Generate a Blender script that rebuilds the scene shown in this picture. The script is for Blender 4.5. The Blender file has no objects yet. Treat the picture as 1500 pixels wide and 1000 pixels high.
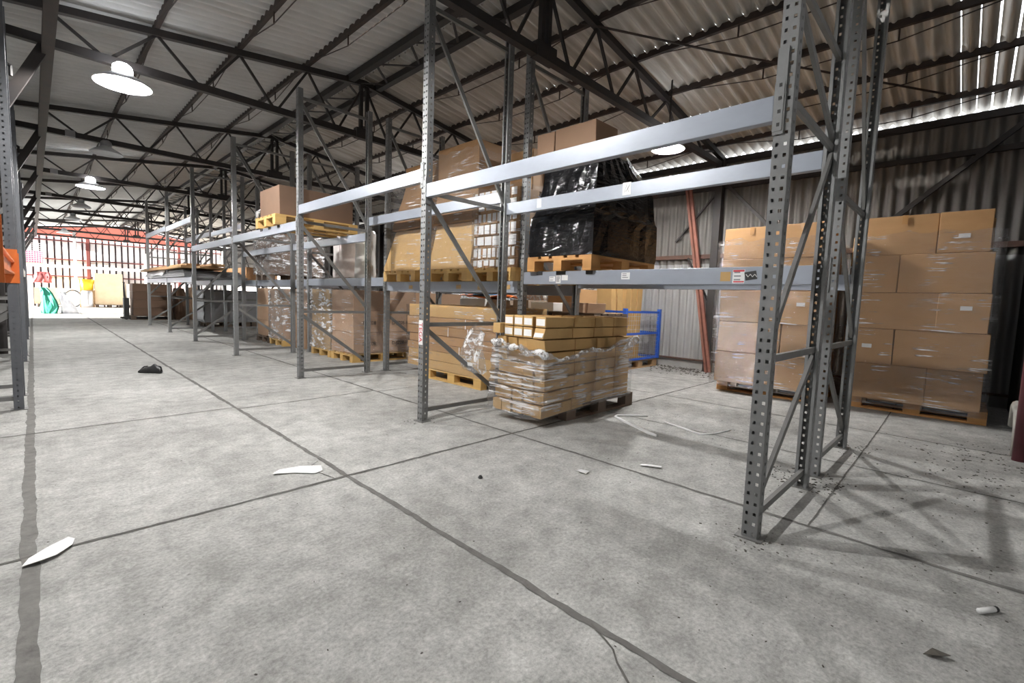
import bpy, bmesh, math, random
from mathutils import Vector, Matrix
C = bpy.context.scene.collection
R = random.Random(7)
ORG = {}          # world origin of every parent, by object name

# ------------------------------------------------------------------ mesh builder
class MB:
    def __init__(s): s.v = []; s.f = []; s.m = []
    def quad(s, a, b, c, d, mi=0):
        n = len(s.v); s.v += [a, b, c, d]; s.f.append((n, n+1, n+2, n+3)); s.m.append(mi)
    def hexa(s, p, mi=0):
        n = len(s.v); s.v += [tuple(q) for q in p]
        for f in ((0,3,2,1),(4,5,6,7),(0,1,5,4),(1,2,6,5),(2,3,7,6),(3,0,4,7)):
            s.f.append(tuple(n+i for i in f)); s.m.append(mi)
    def box(s, x0, x1, y0, y1, z0, z1, mi=0):
        s.hexa([(x0,y0,z0),(x1,y0,z0),(x1,y1,z0),(x0,y1,z0),(x0,y0,z1),(x1,y0,z1),(x1,y1,z1),(x0,y1,z1)], mi)
        return s
    def obox(s, c, ax, ay, az, mi=0):
        c = Vector(c); ax = Vector(ax); ay = Vector(ay); az = Vector(az)
        s.hexa([c-ax-ay-az, c+ax-ay-az, c+ax+ay-az, c-ax+ay-az, c-ax-ay+az, c+ax-ay+az, c+ax+ay+az, c-ax+ay+az], mi)
        return s
    def bar(s, p0, p1, w, h, up=(0,0,1), mi=0):
        p0 = Vector(p0); p1 = Vector(p1); d = (p1-p0); L = d.length; d.normalize()
        up = Vector(up)
        if abs(d.dot(up)) > .98: up = Vector((1,0,0))
        sd = d.cross(up).normalized(); u2 = sd.cross(d).normalized()
        return s.obox((p0+p1)/2, d*L/2, sd*w/2, u2*h/2, mi)
    def tube(s, pts, r, n=8, mi=0, cap=True):
        pts = [Vector(p) for p in pts]; rings = []
        rr = r if isinstance(r, (list, tuple)) else [r]*len(pts)
        prev = None
        for i, p in enumerate(pts):
            d = (pts[min(i+1, len(pts)-1)]-pts[max(i-1, 0)]).normalized()
            if prev is None:
                up = Vector((0,0,1)) if abs(d.z) < .9 else Vector((1,0,0))
                a = d.cross(up).normalized()
            else:
                a = (prev - d*prev.dot(d)).normalized()
            prev = a; b = d.cross(a)
            k = len(s.v)
            for j in range(n):
                t = 2*math.pi*j/n
                s.v.append(tuple(p + (a*math.cos(t)+b*math.sin(t))*rr[i]))
            rings.append(k)
        for i in range(len(rings)-1):
            for j in range(n):
                s.f.append((rings[i]+j, rings[i]+(j+1)%n, rings[i+1]+(j+1)%n, rings[i+1]+j)); s.m.append(mi)
        if cap:
            s.f.append(tuple(rings[0]+j for j in reversed(range(n)))); s.m.append(mi)
            s.f.append(tuple(rings[-1]+j for j in range(n))); s.m.append(mi)
        return s
    def lathe(s, c, prof, n=24, mi=0):
        k = len(s.v)
        for (r, z) in prof:
            for j in range(n):
                t = 2*math.pi*j/n
                s.v.append((c[0]+r*math.cos(t), c[1]+r*math.sin(t), c[2]+z))
        for i in range(len(prof)-1):
            for j in range(n):
                s.f.append((k+i*n+j, k+i*n+(j+1)%n, k+(i+1)*n+(j+1)%n, k+(i+1)*n+j)); s.m.append(mi)
        return s
    def grid(s, fn, nu, nv, mi=0, skip=None):
        k = len(s.v)
        for i in range(nu+1):
            for j in range(nv+1):
                s.v.append(tuple(fn(i/nu, j/nv)))
        for i in range(nu):
            for j in range(nv):
                if skip and skip(i, j): continue
                a = k+i*(nv+1)+j
                s.f.append((a, a+nv+1, a+nv+2, a+1)); s.m.append(mi)
        return s
    def mesh(s, name, mats, org=(0,0,0), smooth=False):
        me = bpy.data.meshes.new(name)
        me.from_pydata([(x-org[0], y-org[1], z-org[2]) for x, y, z in s.v], [], s.f)
        if not isinstance(mats, (list, tuple)): mats = [mats]
        for m in mats: me.materials.append(m)
        if len(mats) > 1: me.polygons.foreach_set('material_index', s.m)
        if smooth: me.polygons.foreach_set('use_smooth', [True]*len(me.polygons))
        me.update()
        return me

def tag(o, label=None, cat=None, group=None, kind=None):
    if label: o['label'] = label
    if cat: o['category'] = cat
    if group: o['group'] = group
    if kind: o['kind'] = kind
    return o
def empty(name, label, cat, loc, group=None):
    o = bpy.data.objects.new(name, None); o.empty_display_size = .1; o.location = loc
    C.objects.link(o); ORG[o.name] = tuple(loc)
    return tag(o, label, cat, group)
def part(name, mb, mat, parent, label=None, smooth=False, bevel=0, solid=0):
    org = ORG[parent.name]
    o = bpy.data.objects.new(name, mb if isinstance(mb, bpy.types.Mesh) else mb.mesh(name, mat, org, smooth))
    o.parent = parent; C.objects.link(o); ORG[o.name] = org
    if label: o['label'] = label
    mods(o, bevel, solid)
    return o
def solo(name, mb, mat, label, cat, loc, group=None, smooth=False, bevel=0, solid=0, kind=None):
    o = bpy.data.objects.new(name, mb.mesh(name, mat, loc, smooth)); o.location = loc
    C.objects.link(o); ORG[o.name] = tuple(loc)
    mods(o, bevel, solid)
    return tag(o, label, cat, group, kind)
def struct(name, mb, mat, smooth=False, label=None, solid=0):
    o = bpy.data.objects.new(name, mb.mesh(name, mat, (0,0,0), smooth)); C.objects.link(o)
    ORG[o.name] = (0,0,0); o['kind'] = 'structure'
    if label: o['label'] = label
    mods(o, 0, solid)
    return o
def mods(o, bevel, solid):
    if solid:
        m = o.modifiers.new('solid', 'SOLIDIFY'); m.thickness = solid; m.offset = 0
    if bevel:
        m = o.modifiers.new('bevel', 'BEVEL'); m.width = bevel; m.segments = 2; m.limit_method = 'ANGLE'
def copytree(o, loc, label=None, group=None, rz=None):
    r = o.copy(); C.objects.link(r); r.location = loc; ORG[r.name] = tuple(loc)
    if rz is not None: r.rotation_euler = (0,0,rz)
    if label: r['label'] = label
    if group: r['group'] = group
    for ch in o.children:
        c = ch.copy(); c.parent = r; C.objects.link(c); ORG[c.name] = tuple(loc)
        for g in ch.children:
            d = g.copy(); d.parent = c; C.objects.link(d); ORG[d.name] = tuple(loc)
    return r

# ------------------------------------------------------------------ materials
def nt(name):
    m = bpy.data.materials.new(name); m.use_nodes = True
    t = m.node_tree; t.nodes.clear()
    out = t.nodes.new('ShaderNodeOutputMaterial')
    return m, t, out
def N(t, kind, **kw):
    n = t.nodes.new(kind)
    for k, v in kw.items():
        if k in n.inputs: n.inputs[k].default_value = v
        else: setattr(n, k, v)
    return n
def L(t, a, b): t.links.new(a, b)
def rgba(c): return (c[0], c[1], c[2], 1)
def mat(name, col, rough=.6, metal=0., col2=None, scale=6., stretch=(1,1,1), amt=.5, bump=0., bscale=None, rnd=0., detail=5.):
    m, t, out = nt(name)
    b = N(t, 'ShaderNodeBsdfPrincipled'); b.inputs['Roughness'].default_value = rough; b.inputs['Metallic'].default_value = metal
    L(t, b.outputs[0], out.inputs[0])
    tc = N(t, 'ShaderNodeTexCoord'); mp = N(t, 'ShaderNodeMapping'); mp.inputs['Scale'].default_value = stretch
    L(t, tc.outputs['Object'], mp.inputs['Vector'])
    nz = N(t, 'ShaderNodeTexNoise', Scale=scale, Detail=detail, Roughness=.6); L(t, mp.outputs[0], nz.inputs['Vector'])
    mix = N(t, 'ShaderNodeMix', data_type='RGBA')
    mix.inputs[6].default_value = rgba(col); mix.inputs[7].default_value = rgba(col2 or [c*.7 for c in col])
    mr = N(t, 'ShaderNodeMapRange'); mr.inputs[1].default_value = .5-amt*.5; mr.inputs[2].default_value = .5+amt*.5
    L(t, nz.outputs[0], mr.inputs[0]); L(t, mr.outputs[0], mix.inputs[0])
    src = mix.outputs[2]
    if rnd:
        oi = N(t, 'ShaderNodeObjectInfo'); hs = N(t, 'ShaderNodeHueSaturation')
        r2 = N(t, 'ShaderNodeMapRange'); r2.inputs[3].default_value = 1-rnd; r2.inputs[4].default_value = 1+rnd
        L(t, oi.outputs['Random'], r2.inputs[0]); L(t, r2.outputs[0], hs.inputs['Value']); L(t, src, hs.inputs['Color'])
        src = hs.outputs[0]
    L(t, src, b.inputs['Base Color'])
    if bump:
        n2 = N(t, 'ShaderNodeTexNoise', Scale=bscale or scale*4, Detail=4.); L(t, mp.outputs[0], n2.inputs['Vector'])
        bp = N(t, 'ShaderNodeBump', Strength=bump, Distance=.01); L(t, n2.outputs[0], bp.inputs['Height']); L(t, bp.outputs[0], b.inputs['Normal'])
    return m

M = {}
M['upright'] = mat('rack_grey_paint', (.23,.235,.24), .45, .25, (.17,.172,.172), 9, amt=.6, bump=.08)
M['beam'] = mat('beam_blue_grey_paint', (.32,.35,.41), .36, .15, (.27,.295,.34), 5, stretch=(1,1,2), amt=.7, bump=.05)
M['brace'] = mat('brace_grey_steel', (.2,.2,.197), .5, .2, (.14,.137,.13), 8, amt=.6)
M['black'] = mat('black_rubber', (.02,.02,.02), .6, 0, (.03,.03,.03))
M['truss'] = mat('dark_painted_steel', (.018,.017,.018), .6, .1, (.03,.023,.02), 7, amt=.5)
M['purlin'] = mat('purlin_brown_steel', (.022,.02,.02), .65, .1, (.05,.03,.023), 5, amt=.5)
M['rust'] = mat('rust_red_primer', (.3,.125,.09), .7, 0, (.18,.075,.055), 6, amt=.6, bump=.1)
M['maroon'] = mat('maroon_paint', (.16,.04,.055), .5, 0, (.1,.035,.04), 8)
M['card'] = mat('cardboard_brown', (.47,.275,.125), .75, 0, (.38,.21,.09), 3, stretch=(1,1,3), amt=.8, bump=.04, bscale=60, rnd=.1)
M['card_y'] = mat('cardboard_ochre', (.56,.36,.145), .7, 0, (.46,.28,.105), 3, amt=.8, bump=.04, bscale=60, rnd=.08)
M['card_p'] = mat('cardboard_pinkish', (.5,.33,.215), .75, 0, (.43,.27,.17), 3, amt=.8, bump=.04, bscale=60, rnd=.1)
M['card_d'] = mat('cardboard_dark', (.2,.122,.08), .8, 0, (.145,.09,.06), 3, amt=.8, bump=.04, bscale=60, rnd=.1)
M['card_g'] = mat('cardboard_greyed', (.33,.25,.18), .75, 0, (.26,.2,.15), 3, amt=.8, bump=.04, bscale=60, rnd=.1)
M['card_t'] = mat('cardboard_tan', (.34,.21,.13), .75, 0, (.28,.17,.11), 3, amt=.8)
M['tape'] = mat('brown_packing_tape', (.42,.22,.07), .3, 0, (.36,.18,.06), 9)
M['white'] = mat('white_label_paper', (.8,.8,.8), .6, 0, (.72,.72,.72), 12)
M['whitebox'] = mat('white_carton', (.78,.77,.74), .6, 0, (.66,.63,.58), 5, rnd=.05)
M['ink'] = mat('black_ink', (.03,.03,.03), .6)
M['greyink'] = mat('grey_ink', (.25,.25,.27), .6)
M['red'] = mat('red_print', (.6,.03,.05), .5)
M['wood_y'] = mat('pallet_wood_fresh', (.62,.4,.14), .7, 0, (.48,.29,.1), 7, stretch=(1,1,1), amt=.7, bump=.1, rnd=.12)
M['wood'] = mat('pallet_wood_used', (.42,.27,.14), .75, 0, (.3,.19,.1), 7, amt=.7, bump=.1, rnd=.15)
M['wood_d'] = mat('pallet_wood_weathered', (.17,.12,.085), .8, 0, (.1,.075,.06), 7, amt=.7, bump=.1, rnd=.15)
M['wood_o'] = mat('pallet_wood_orange', (.58,.3,.1), .7, 0, (.42,.21,.07), 7, amt=.7, bump=.1, rnd=.1)
M['plank'] = mat('orange_timber', (.72,.4,.2), .7, 0, (.6,.32,.15), 4, stretch=(6,.6,6), amt=.8, rnd=.1)
M['blue'] = mat('blue_enamel', (.02,.12,.62), .35, .1, (.03,.1,.45), 8)
M['zinc'] = mat('galvanised_wire', (.5,.5,.52), .4, .6, (.4,.4,.42), 9)
M['lampshade'] = mat('lamp_white_enamel', (.75,.76,.78), .4, .1, (.65,.66,.68))
M['grey'] = mat('grey_plastic', (.3,.3,.31), .6)
M['orange'] = mat('orange_beam_paint', (.75,.18,.03), .45, .1, (.6,.14,.03), 8)
M['pipe'] = mat('grey_pipe', (.36,.35,.32), .7, 0, (.25,.24,.22), 8)
M['green'] = mat('green_fabric', (.02,.25,.16), .8, 0, (.015,.16,.11), 8, bump=.2)
M['yellow'] = mat('yellow_plastic', (.85,.62,.03), .5, 0, (.75,.5,.02))
M['pink'] = mat('pink_goods', (.85,.22,.36), .7, 0, (.7,.12,.25), 10)
M['maroonbag'] = mat('dark_red_bags', (.16,.04,.045), .7, 0, (.28,.06,.06), 12)
M['whitebag'] = mat('white_sack', (.75,.75,.78), .6, 0, (.6,.6,.64), 6, bump=.3)
M['whitepaint'] = mat('white_paint', (.72,.73,.74), .5, 0, (.62,.62,.62), 6)
M['shoe'] = mat('black_leather', (.012,.012,.013), .4, 0, (.03,.03,.032), 20, bump=.3)
M['dirt'] = mat('dry_dirt', (.06,.053,.045), .9, 0, (.11,.1,.085), 30)
M['redgable'] = mat('red_gable_sheet', (.26,.055,.035), .7, 0, (.2,.045,.03), 4, amt=.6)
M['greysheet'] = mat('grey_sheet_stack', (.3,.3,.31), .6, 0, (.2,.2,.21), 4, stretch=(1,1,20), amt=.8)

def concrete():
    m, t, out = nt('cracked_concrete')
    b = N(t, 'ShaderNodeBsdfPrincipled'); b.inputs['Roughness'].default_value = .72; b.inputs['Specular IOR Level'].default_value = .35
    L(t, b.outputs[0], out.inputs[0])
    tc = N(t, 'ShaderNodeTexCoord'); P = tc.outputs['Object']
    n1 = N(t, 'ShaderNodeTexNoise', Scale=.9, Detail=7., Roughness=.62); L(t, P, n1.inputs['Vector'])
    n2 = N(t, 'ShaderNodeTexNoise', Scale=7., Detail=8., Roughness=.7); L(t, P, n2.inputs['Vector'])
    n3 = N(t, 'ShaderNodeTexNoise', Scale=60., Detail=6., Roughness=.75); L(t, P, n3.inputs['Vector'])
    r1 = N(t, 'ShaderNodeValToRGB'); r1.color_ramp.elements[0].position = .34; r1.color_ramp.elements[1].position = .68
    r1.color_ramp.elements[0].color = (.35,.347,.335,1); r1.color_ramp.elements[1].color = (.55,.547,.535,1)
    L(t, n1.outputs[0], r1.inputs[0])
    r2 = N(t, 'ShaderNodeValToRGB'); r2.color_ramp.elements[0].position = .32; r2.color_ramp.elements[1].position = .72
    r2.color_ramp.elements[0].color = (.66,.66,.65,1); r2.color_ramp.elements[1].color = (1.2,1.2,1.19,1)
    L(t, n2.outputs[0], r2.inputs[0])
    mx = N(t, 'ShaderNodeMix', data_type='RGBA', blend_type='MULTIPLY'); mx.inputs[0].default_value = 1
    L(t, r1.outputs[0], mx.inputs[6]); L(t, r2.outputs[0], mx.inputs[7])
    r3 = N(t, 'ShaderNodeValToRGB'); r3.color_ramp.elements[0].position = .3; r3.color_ramp.elements[1].position = .7
    r3.color_ramp.elements[0].color = (.5,.5,.49,1); r3.color_ramp.elements[1].color = (1.36,1.36,1.36,1)
    L(t, n3.outputs[0], r3.inputs[0])
    m2 = N(t, 'ShaderNodeMix', data_type='RGBA', blend_type='MULTIPLY'); m2.inputs[0].default_value = .8
    L(t, mx.outputs[2], m2.inputs[6]); L(t, r3.outputs[0], m2.inputs[7])
    # pale scuffs and dark spots
    n4 = N(t, 'ShaderNodeTexNoise', Scale=3.1, Detail=6., Roughness=.75); L(t, P, n4.inputs['Vector'])
    r4 = N(t, 'ShaderNodeValToRGB'); r4.color_ramp.elements[0].position = .62; r4.color_ramp.elements[1].position = .72
    r4.color_ramp.elements[0].color = (0,0,0,1); r4.color_ramp.elements[1].color = (.55,.55,.55,1); L(t, n4.outputs[0], r4.inputs[0])
    m3 = N(t, 'ShaderNodeMix', data_type='RGBA'); L(t, r4.outputs[0], m3.inputs[0]); L(t, m2.outputs[2], m3.inputs[6]); m3.inputs[7].default_value = (.66,.655,.64,1)
    v = N(t, 'ShaderNodeTexVoronoi', Scale=13.); L(t, P, v.inputs['Vector'])
    r5 = N(t, 'ShaderNodeValToRGB'); r5.color_ramp.elements[0].position = .06; r5.color_ramp.elements[1].position = .1
    r5.color_ramp.elements[0].color = (.7,.7,.7,1); r5.color_ramp.elements[1].color = (0,0,0,1); L(t, v.outputs['Distance'], r5.inputs[0])
    n5 = N(t, 'ShaderNodeTexNoise', Scale=1.3, Detail=2.); L(t, P, n5.inputs['Vector'])
    cr = N(t, 'ShaderNodeMath', operation='GREATER_THAN'); cr.inputs[1].default_value = .56; L(t, n5.outputs[0], cr.inputs[0])
    mm = N(t, 'ShaderNodeMath', operation='MULTIPLY'); L(t, r5.outputs[0], mm.inputs[0]); L(t, cr.outputs[0], mm.inputs[1])
    m4 = N(t, 'ShaderNodeMix', data_type='RGBA'); L(t, mm.outputs[0], m4.inputs[0]); L(t, m3.outputs[2], m4.inputs[6]); m4.inputs[7].default_value = (.16,.155,.145,1)
    L(t, m4.outputs[2], b.inputs['Base Color'])
    ad = N(t, 'ShaderNodeMath', operation='ADD'); L(t, n2.outputs[0], ad.inputs[0]); L(t, n3.outputs[0], ad.inputs[1])
    bp = N(t, 'ShaderNodeBump', Strength=.6, Distance=.015); L(t, ad.outputs[0], bp.inputs['Height']); L(t, bp.outputs[0], b.inputs['Normal'])
    return m
M['concrete'] = concrete()
M['joint'] = mat('joint_filler', (.17,.165,.155), .9, 0, (.08,.075,.07), 9, amt=.5, bump=.4, bscale=40)
M['joint2'] = mat('joint_mortar', (.2,.195,.182), .9, 0, (.1,.097,.09), 16, amt=.5, bump=.5, bscale=50)
M['crack'] = mat('crack_dark', (.07,.066,.06), .95, 0, (.13,.125,.115), 14)
M['roof_l'] = mat('fibre_cement_roof', (.58,.58,.575), .85, 0, (.46,.46,.45), 3, stretch=(1,3,1), amt=.7)
M['roof_r'] = mat('stained_fibre_cement', (.66,.65,.62), .85, 0, (.27,.235,.19), 2.6, stretch=(.35,6,1), amt=.6)
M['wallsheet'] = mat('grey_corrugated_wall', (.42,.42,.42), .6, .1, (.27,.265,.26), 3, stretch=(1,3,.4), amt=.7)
M['wallsheet_up'] = mat('brownish_shaded_wall_sheet', (.2,.19,.178), .7, .1, (.12,.11,.1), 3, stretch=(1,3,.4), amt=.7)  # brownish upper sheet, with the shade above the lamps' cutoff darkened into its colour
M['wallsheet_dk'] = mat('shaded_corner_sheet', (.05,.048,.046), .8, 0, (.03,.028,.027), 4)  # near-black base puts the gloom of the corner into the sheet colour
M['rail'] = mat('rusty_brown_rail', (.13,.065,.045), .75, 0, (.07,.04,.03), 6)
M['farsheet'] = mat('pale_far_sheet', (.74,.72,.73), .6, 0, (.62,.6,.61), 3)
M['farrail'] = mat('dark_red_rail', (.13,.025,.02), .7)
M['cream'] = mat('cream_carton', (.82,.68,.48), .7, 0, (.7,.55,.36), 3)
M['fargap'] = mat('dark_gap_sheet', (.055,.04,.045), .8)
M['render'] = mat('grey_rendered_wall', (.4,.4,.39), .85, 0, (.3,.3,.29), 4, bump=.2)

def film(name, clear=.86, glint_streak=.8, sc=(1.3,1.3,30), thr=.55, patch=.48, tint=(.86,.87,.89), grey=.93):
    m, t, out = nt(name)
    tc = N(t, 'ShaderNodeTexCoord'); mp = N(t, 'ShaderNodeMapping'); mp.inputs['Scale'].default_value = sc
    L(t, tc.outputs['Object'], mp.inputs['Vector'])
    nz = N(t, 'ShaderNodeTexNoise', Scale=1.7, Detail=7., Roughness=.7, Distortion=.5); L(t, mp.outputs[0], nz.inputs['Vector'])
    nb = N(t, 'ShaderNodeTexNoise', Scale=3.2, Detail=3.); L(t, tc.outputs['Object'], nb.inputs['Vector'])
    bp = N(t, 'ShaderNodeBump', Strength=1., Distance=.05); L(t, nz.outputs[0], bp.inputs['Height'])
    tr = N(t, 'ShaderNodeBsdfTransparent'); tr.inputs[0].default_value = (grey,grey,grey,1)
    gl = N(t, 'ShaderNodeBsdfGlossy', Roughness=.12); L(t, bp.outputs[0], gl.inputs['Normal'])
    gl.inputs['Color'].default_value = (.95,.95,.97,1)
    m1 = N(t, 'ShaderNodeMixShader'); m1.inputs[0].default_value = 1-clear; L(t, tr.outputs[0], m1.inputs[1]); L(t, gl.outputs[0], m1.inputs[2])
    df = N(t, 'ShaderNodeBsdfDiffuse'); df.inputs['Color'].default_value = rgba(tint)  # white diffuse streaks: cloudy wrinkles, plus glints painted in as colour
    a = N(t, 'ShaderNodeMapRange'); a.inputs[1].default_value = thr; a.inputs[2].default_value = thr+.07; L(t, nz.outputs[0], a.inputs[0])
    b = N(t, 'ShaderNodeMapRange'); b.inputs[1].default_value = patch; b.inputs[2].default_value = patch+.12; b.inputs[4].default_value = glint_streak; L(t, nb.outputs[0], b.inputs[0])
    mu = N(t, 'ShaderNodeMath', operation='MULTIPLY'); L(t, a.outputs[0], mu.inputs[0]); L(t, b.outputs[0], mu.inputs[1])
    ad = N(t, 'ShaderNodeMath', operation='ADD'); ad.inputs[1].default_value = .015; L(t, mu.outputs[0], ad.inputs[0])
    m2 = N(t, 'ShaderNodeMixShader'); L(t, ad.outputs[0], m2.inputs[0]); L(t, m1.outputs[0], m2.inputs[1]); L(t, df.outputs[0], m2.inputs[2])
    L(t, m2.outputs[0], out.inputs[0])
    return m
M['film'] = film('clear_stretch_film')
M['film_fg'] = film('streaky_stretch_film', .8, .62, (1.1,1.1,26), .5, .40)
M['film_w'] = film('cloudy_stretch_film', .72, .85, (3,3,9), .5, .4)
M['film_lay'] = film('loose_cling_film', .66, .75, (6,6,6), .49, .36)
def blackfilm():
    m, t, out = nt('black_stretch_film')
    b = N(t, 'ShaderNodeBsdfPrincipled'); b.inputs['Base Color'].default_value = (.006,.006,.007,1); b.inputs['Roughness'].default_value = .16
    tc = N(t, 'ShaderNodeTexCoord'); mp = N(t, 'ShaderNodeMapping'); mp.inputs['Scale'].default_value = (4,4,14)
    L(t, tc.outputs['Object'], mp.inputs['Vector'])
    nz = N(t, 'ShaderNodeTexNoise', Scale=1.5, Detail=4., Distortion=.8); L(t, mp.outputs[0], nz.inputs['Vector'])
    bp = N(t, 'ShaderNodeBump', Strength=.45, Distance=.02); L(t, nz.outputs[0], bp.inputs['Height']); L(t, bp.outputs[0], b.inputs['Normal'])
    b.inputs['Base Color'].default_value = (.004,.004,.005,1)
    L(t, b.outputs[0], out.inputs[0]); return m
M['blackfilm'] = blackfilm()
def emit(name, col, s):
    m, t, out = nt(name); e = N(t, 'ShaderNodeEmission'); e.inputs[0].default_value = rgba(col); e.inputs[1].default_value = s
    L(t, e.outputs[0], out.inputs[0]); return m
M['globe'] = emit('lamp_globe', (.93,.96,1.), 22.)
M['glow'] = emit('lamp_bulb', (.95,.97,1.), 40.)

# ------------------------------------------------------------------ dimensions
XA, XR, XB, XC = 2.42, 3.44, 3.69, 4.71       # rack row faces
YK = [.69, 3.50, 6.29, 9.10, 12.03, 14.75, 17.70]
HU = 3.69
XW = 8.45; XL = -1.25; XRIDGE = 3.65; YE = -.42; YF = 34.3
def roofz(x, off=0):
    d = x-XRIDGE
    return 4.33 - (.145*d if d > 0 else -.125*d) + off
ORD = ['nearest','second','third','fourth','fifth','sixth','seventh','eighth','ninth','tenth']

# ------------------------------------------------------------------ floor
b = MB()
JX = [-.05, 1.33, 2.80, 4.18, 5.55, 6.93]; JY = [-1.4, .0+.0, 2.70, 4.95, 7.6, 10.3, 13.0, 15.8, 18.6, 21.8, 25.0, 28.2, 31.4]
b.box(XL-.3, XW+1.0, -7, YF+1.5, -.2, 0)
struct('floor', b, M['concrete'])
def strip(name, pts, w, mat, z=.0015, jit=.25, n=None):
    "an irregular ribbon of joint filler lying on the floor"
    mb = MB(); P = [Vector((p[0], p[1], 0)) for p in pts]
    row = []; wand = wid = 0.
    for a, c in zip(P[:-1], P[1:]):
        k = max(2, int((c-a).length/.035))
        d = (c-a).normalized(); sd = Vector((-d.y, d.x, 0))
        for i in range(k + (1 if c is P[-1] else 0)):
            wand = .6*wand + .4*R.gauss(0, w*jit*.5); wid = .7*wid + .3*R.uniform(-jit, jit)
            p = a+(c-a)*i/k + sd*wand
            ww = w*(1+wid*1.3)/2
            row.append((p+sd*ww, p-sd*ww))
    for (a, c), (d, e) in zip(row[:-1], row[1:]):
        mb.quad((c.x, c.y, z), (e.x, e.y, z), (d.x, d.y, z), (a.x, a.y, z))
    return struct(name, mb, mat)
ti = 1
for x, w in zip(JX, (.05, .032, .026, .016, .016, .016)):
    strip('trim_%d' % ti, [(x+.0, -2.5), (x, 2.7), (x-.0, 12), (x, 33)], w, M['joint2'] if w > .04 else M['joint'], .002, .2 if w > .04 else .4); ti += 1
for y, segs in ((2.70, ((-1.2, 8.3, .022),)), (4.95, ((-1.2, 1.33, .012), (1.33, 2.8, .012), (2.8, 5.5, .01))), (7.6, ((1.33, 8.3, .01),)),
                (10.3, ((-1.2, 8.3, .012),)), (13.4, ((-1.2, 8.3, .012),)), (16.5, ((-1.2, 8.3, .014),)), (21.8, ((-1.2, 8.3, .05),)), (-.9, ((-1.2, 5, .02),)), (.55, ((2.8, 8.3, .01),))):
    for x0, x1, w in segs:
        strip('trim_%d' % ti, [(x0, y-.03), ((x0+x1)/2, y), (x1, y+.05)], w, M['crack'] if w < .03 else M['joint'], .0025, .45); ti += 1
strip('trim_%d' % ti, [(1.33,.86),(1.28,.74),(1.24,.70),(1.16,.58),(1.10,.52),(1.0,.42)], .007, M['crack'], .0027, .5); ti += 1
strip('trim_%d' % ti, [(1.30,3.05),(1.24,3.0),(1.2,2.93),(1.23,2.8),(1.25,2.7)], .006, M['crack'], .0027, .5); ti += 1
strip('trim_%d' % ti, [(.66,6.0),(.9,5.6),(1.2,5.5),(1.33,5.6)], .005, M['crack'], .0027, .5); ti += 1

# ------------------------------------------------------------------ roof
PIT = .142; AMP = .033
def roof_sheet(name, xs, mat, y0, y1, slot=None):
    mb = MB(); nper = 16 if slot else 8
    ny = int(round((y1-y0)/PIT*nper))
    for r in range(len(xs)-1):
        xa, xb = xs[r], xs[r+1]; nx = 3
        up, lo = (xa, xb) if abs(xa-XRIDGE) < abs(xb-XRIDGE) else (xb, xa)
        lo2 = lo+(.07 if lo > up else -.07)
        def fn(u, v):
            x = up+(lo2-up)*u; y = y0+(y1-y0)*v
            return (x, y, roofz(x, .12)-.007+.016*u*1.0+AMP*math.sin(2*math.pi*y/PIT)+.004*math.sin(y*1.7+r*2))
        sk = None
        if slot:
            def sk(i, j):
                y = y0+(j+.5)/ny*(y1-y0); x = up+(lo2-up)*(i+.5)/nx
                if not (slot[0] < y < slot[1] and x > slot[2]): return False
                ph = (y/PIT) % 1.0
                k = (slot[1]-y)/(slot[1]-slot[0])
                return .30 < ph < .30+.06+.24*k*k
        mb.grid(fn, nx, ny, skip=sk)
    return struct(name, mb, mat, smooth=True)
roof_sheet('ceiling_right', [3.66, 5.3, 7.0, 8.50], M['roof_r'], -1.6, 33.0, slot=(-.42, .42, 5.2))
roof_sheet('ceiling_left', [3.64, 1.95, .2, -1.45], M['roof_l'], -1.6, 33.0)
mb = MB(); mb.box(XL-.1, XW+.05, -7, -1.5, 4.35, 4.45); mb.box(XL-.1, XW+.3, -1.62, -1.58, 3.4, 4.4); struct('ceiling_near', mb, M['roof_l'])
mb = MB(); mb.hexa([(3.2,-1.6,4.42),(3.65,-1.6,4.47),(3.65,33,4.47),(3.2,33,4.42),(3.2,-1.6,4.44),(3.65,-1.6,4.5),(3.65,33,4.5),(3.2,33,4.44)]); mb.hexa([(3.65,-1.6,4.47),(4.1,-1.6,4.41),(4.1,33,4.41),(3.65,33,4.47),(3.65,-1.6,4.5),(4.1,-1.6,4.43),(4.1,33,4.43),(3.65,33,4.5)]); struct('ceiling_ridge', mb, M['roof_l'])

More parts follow.
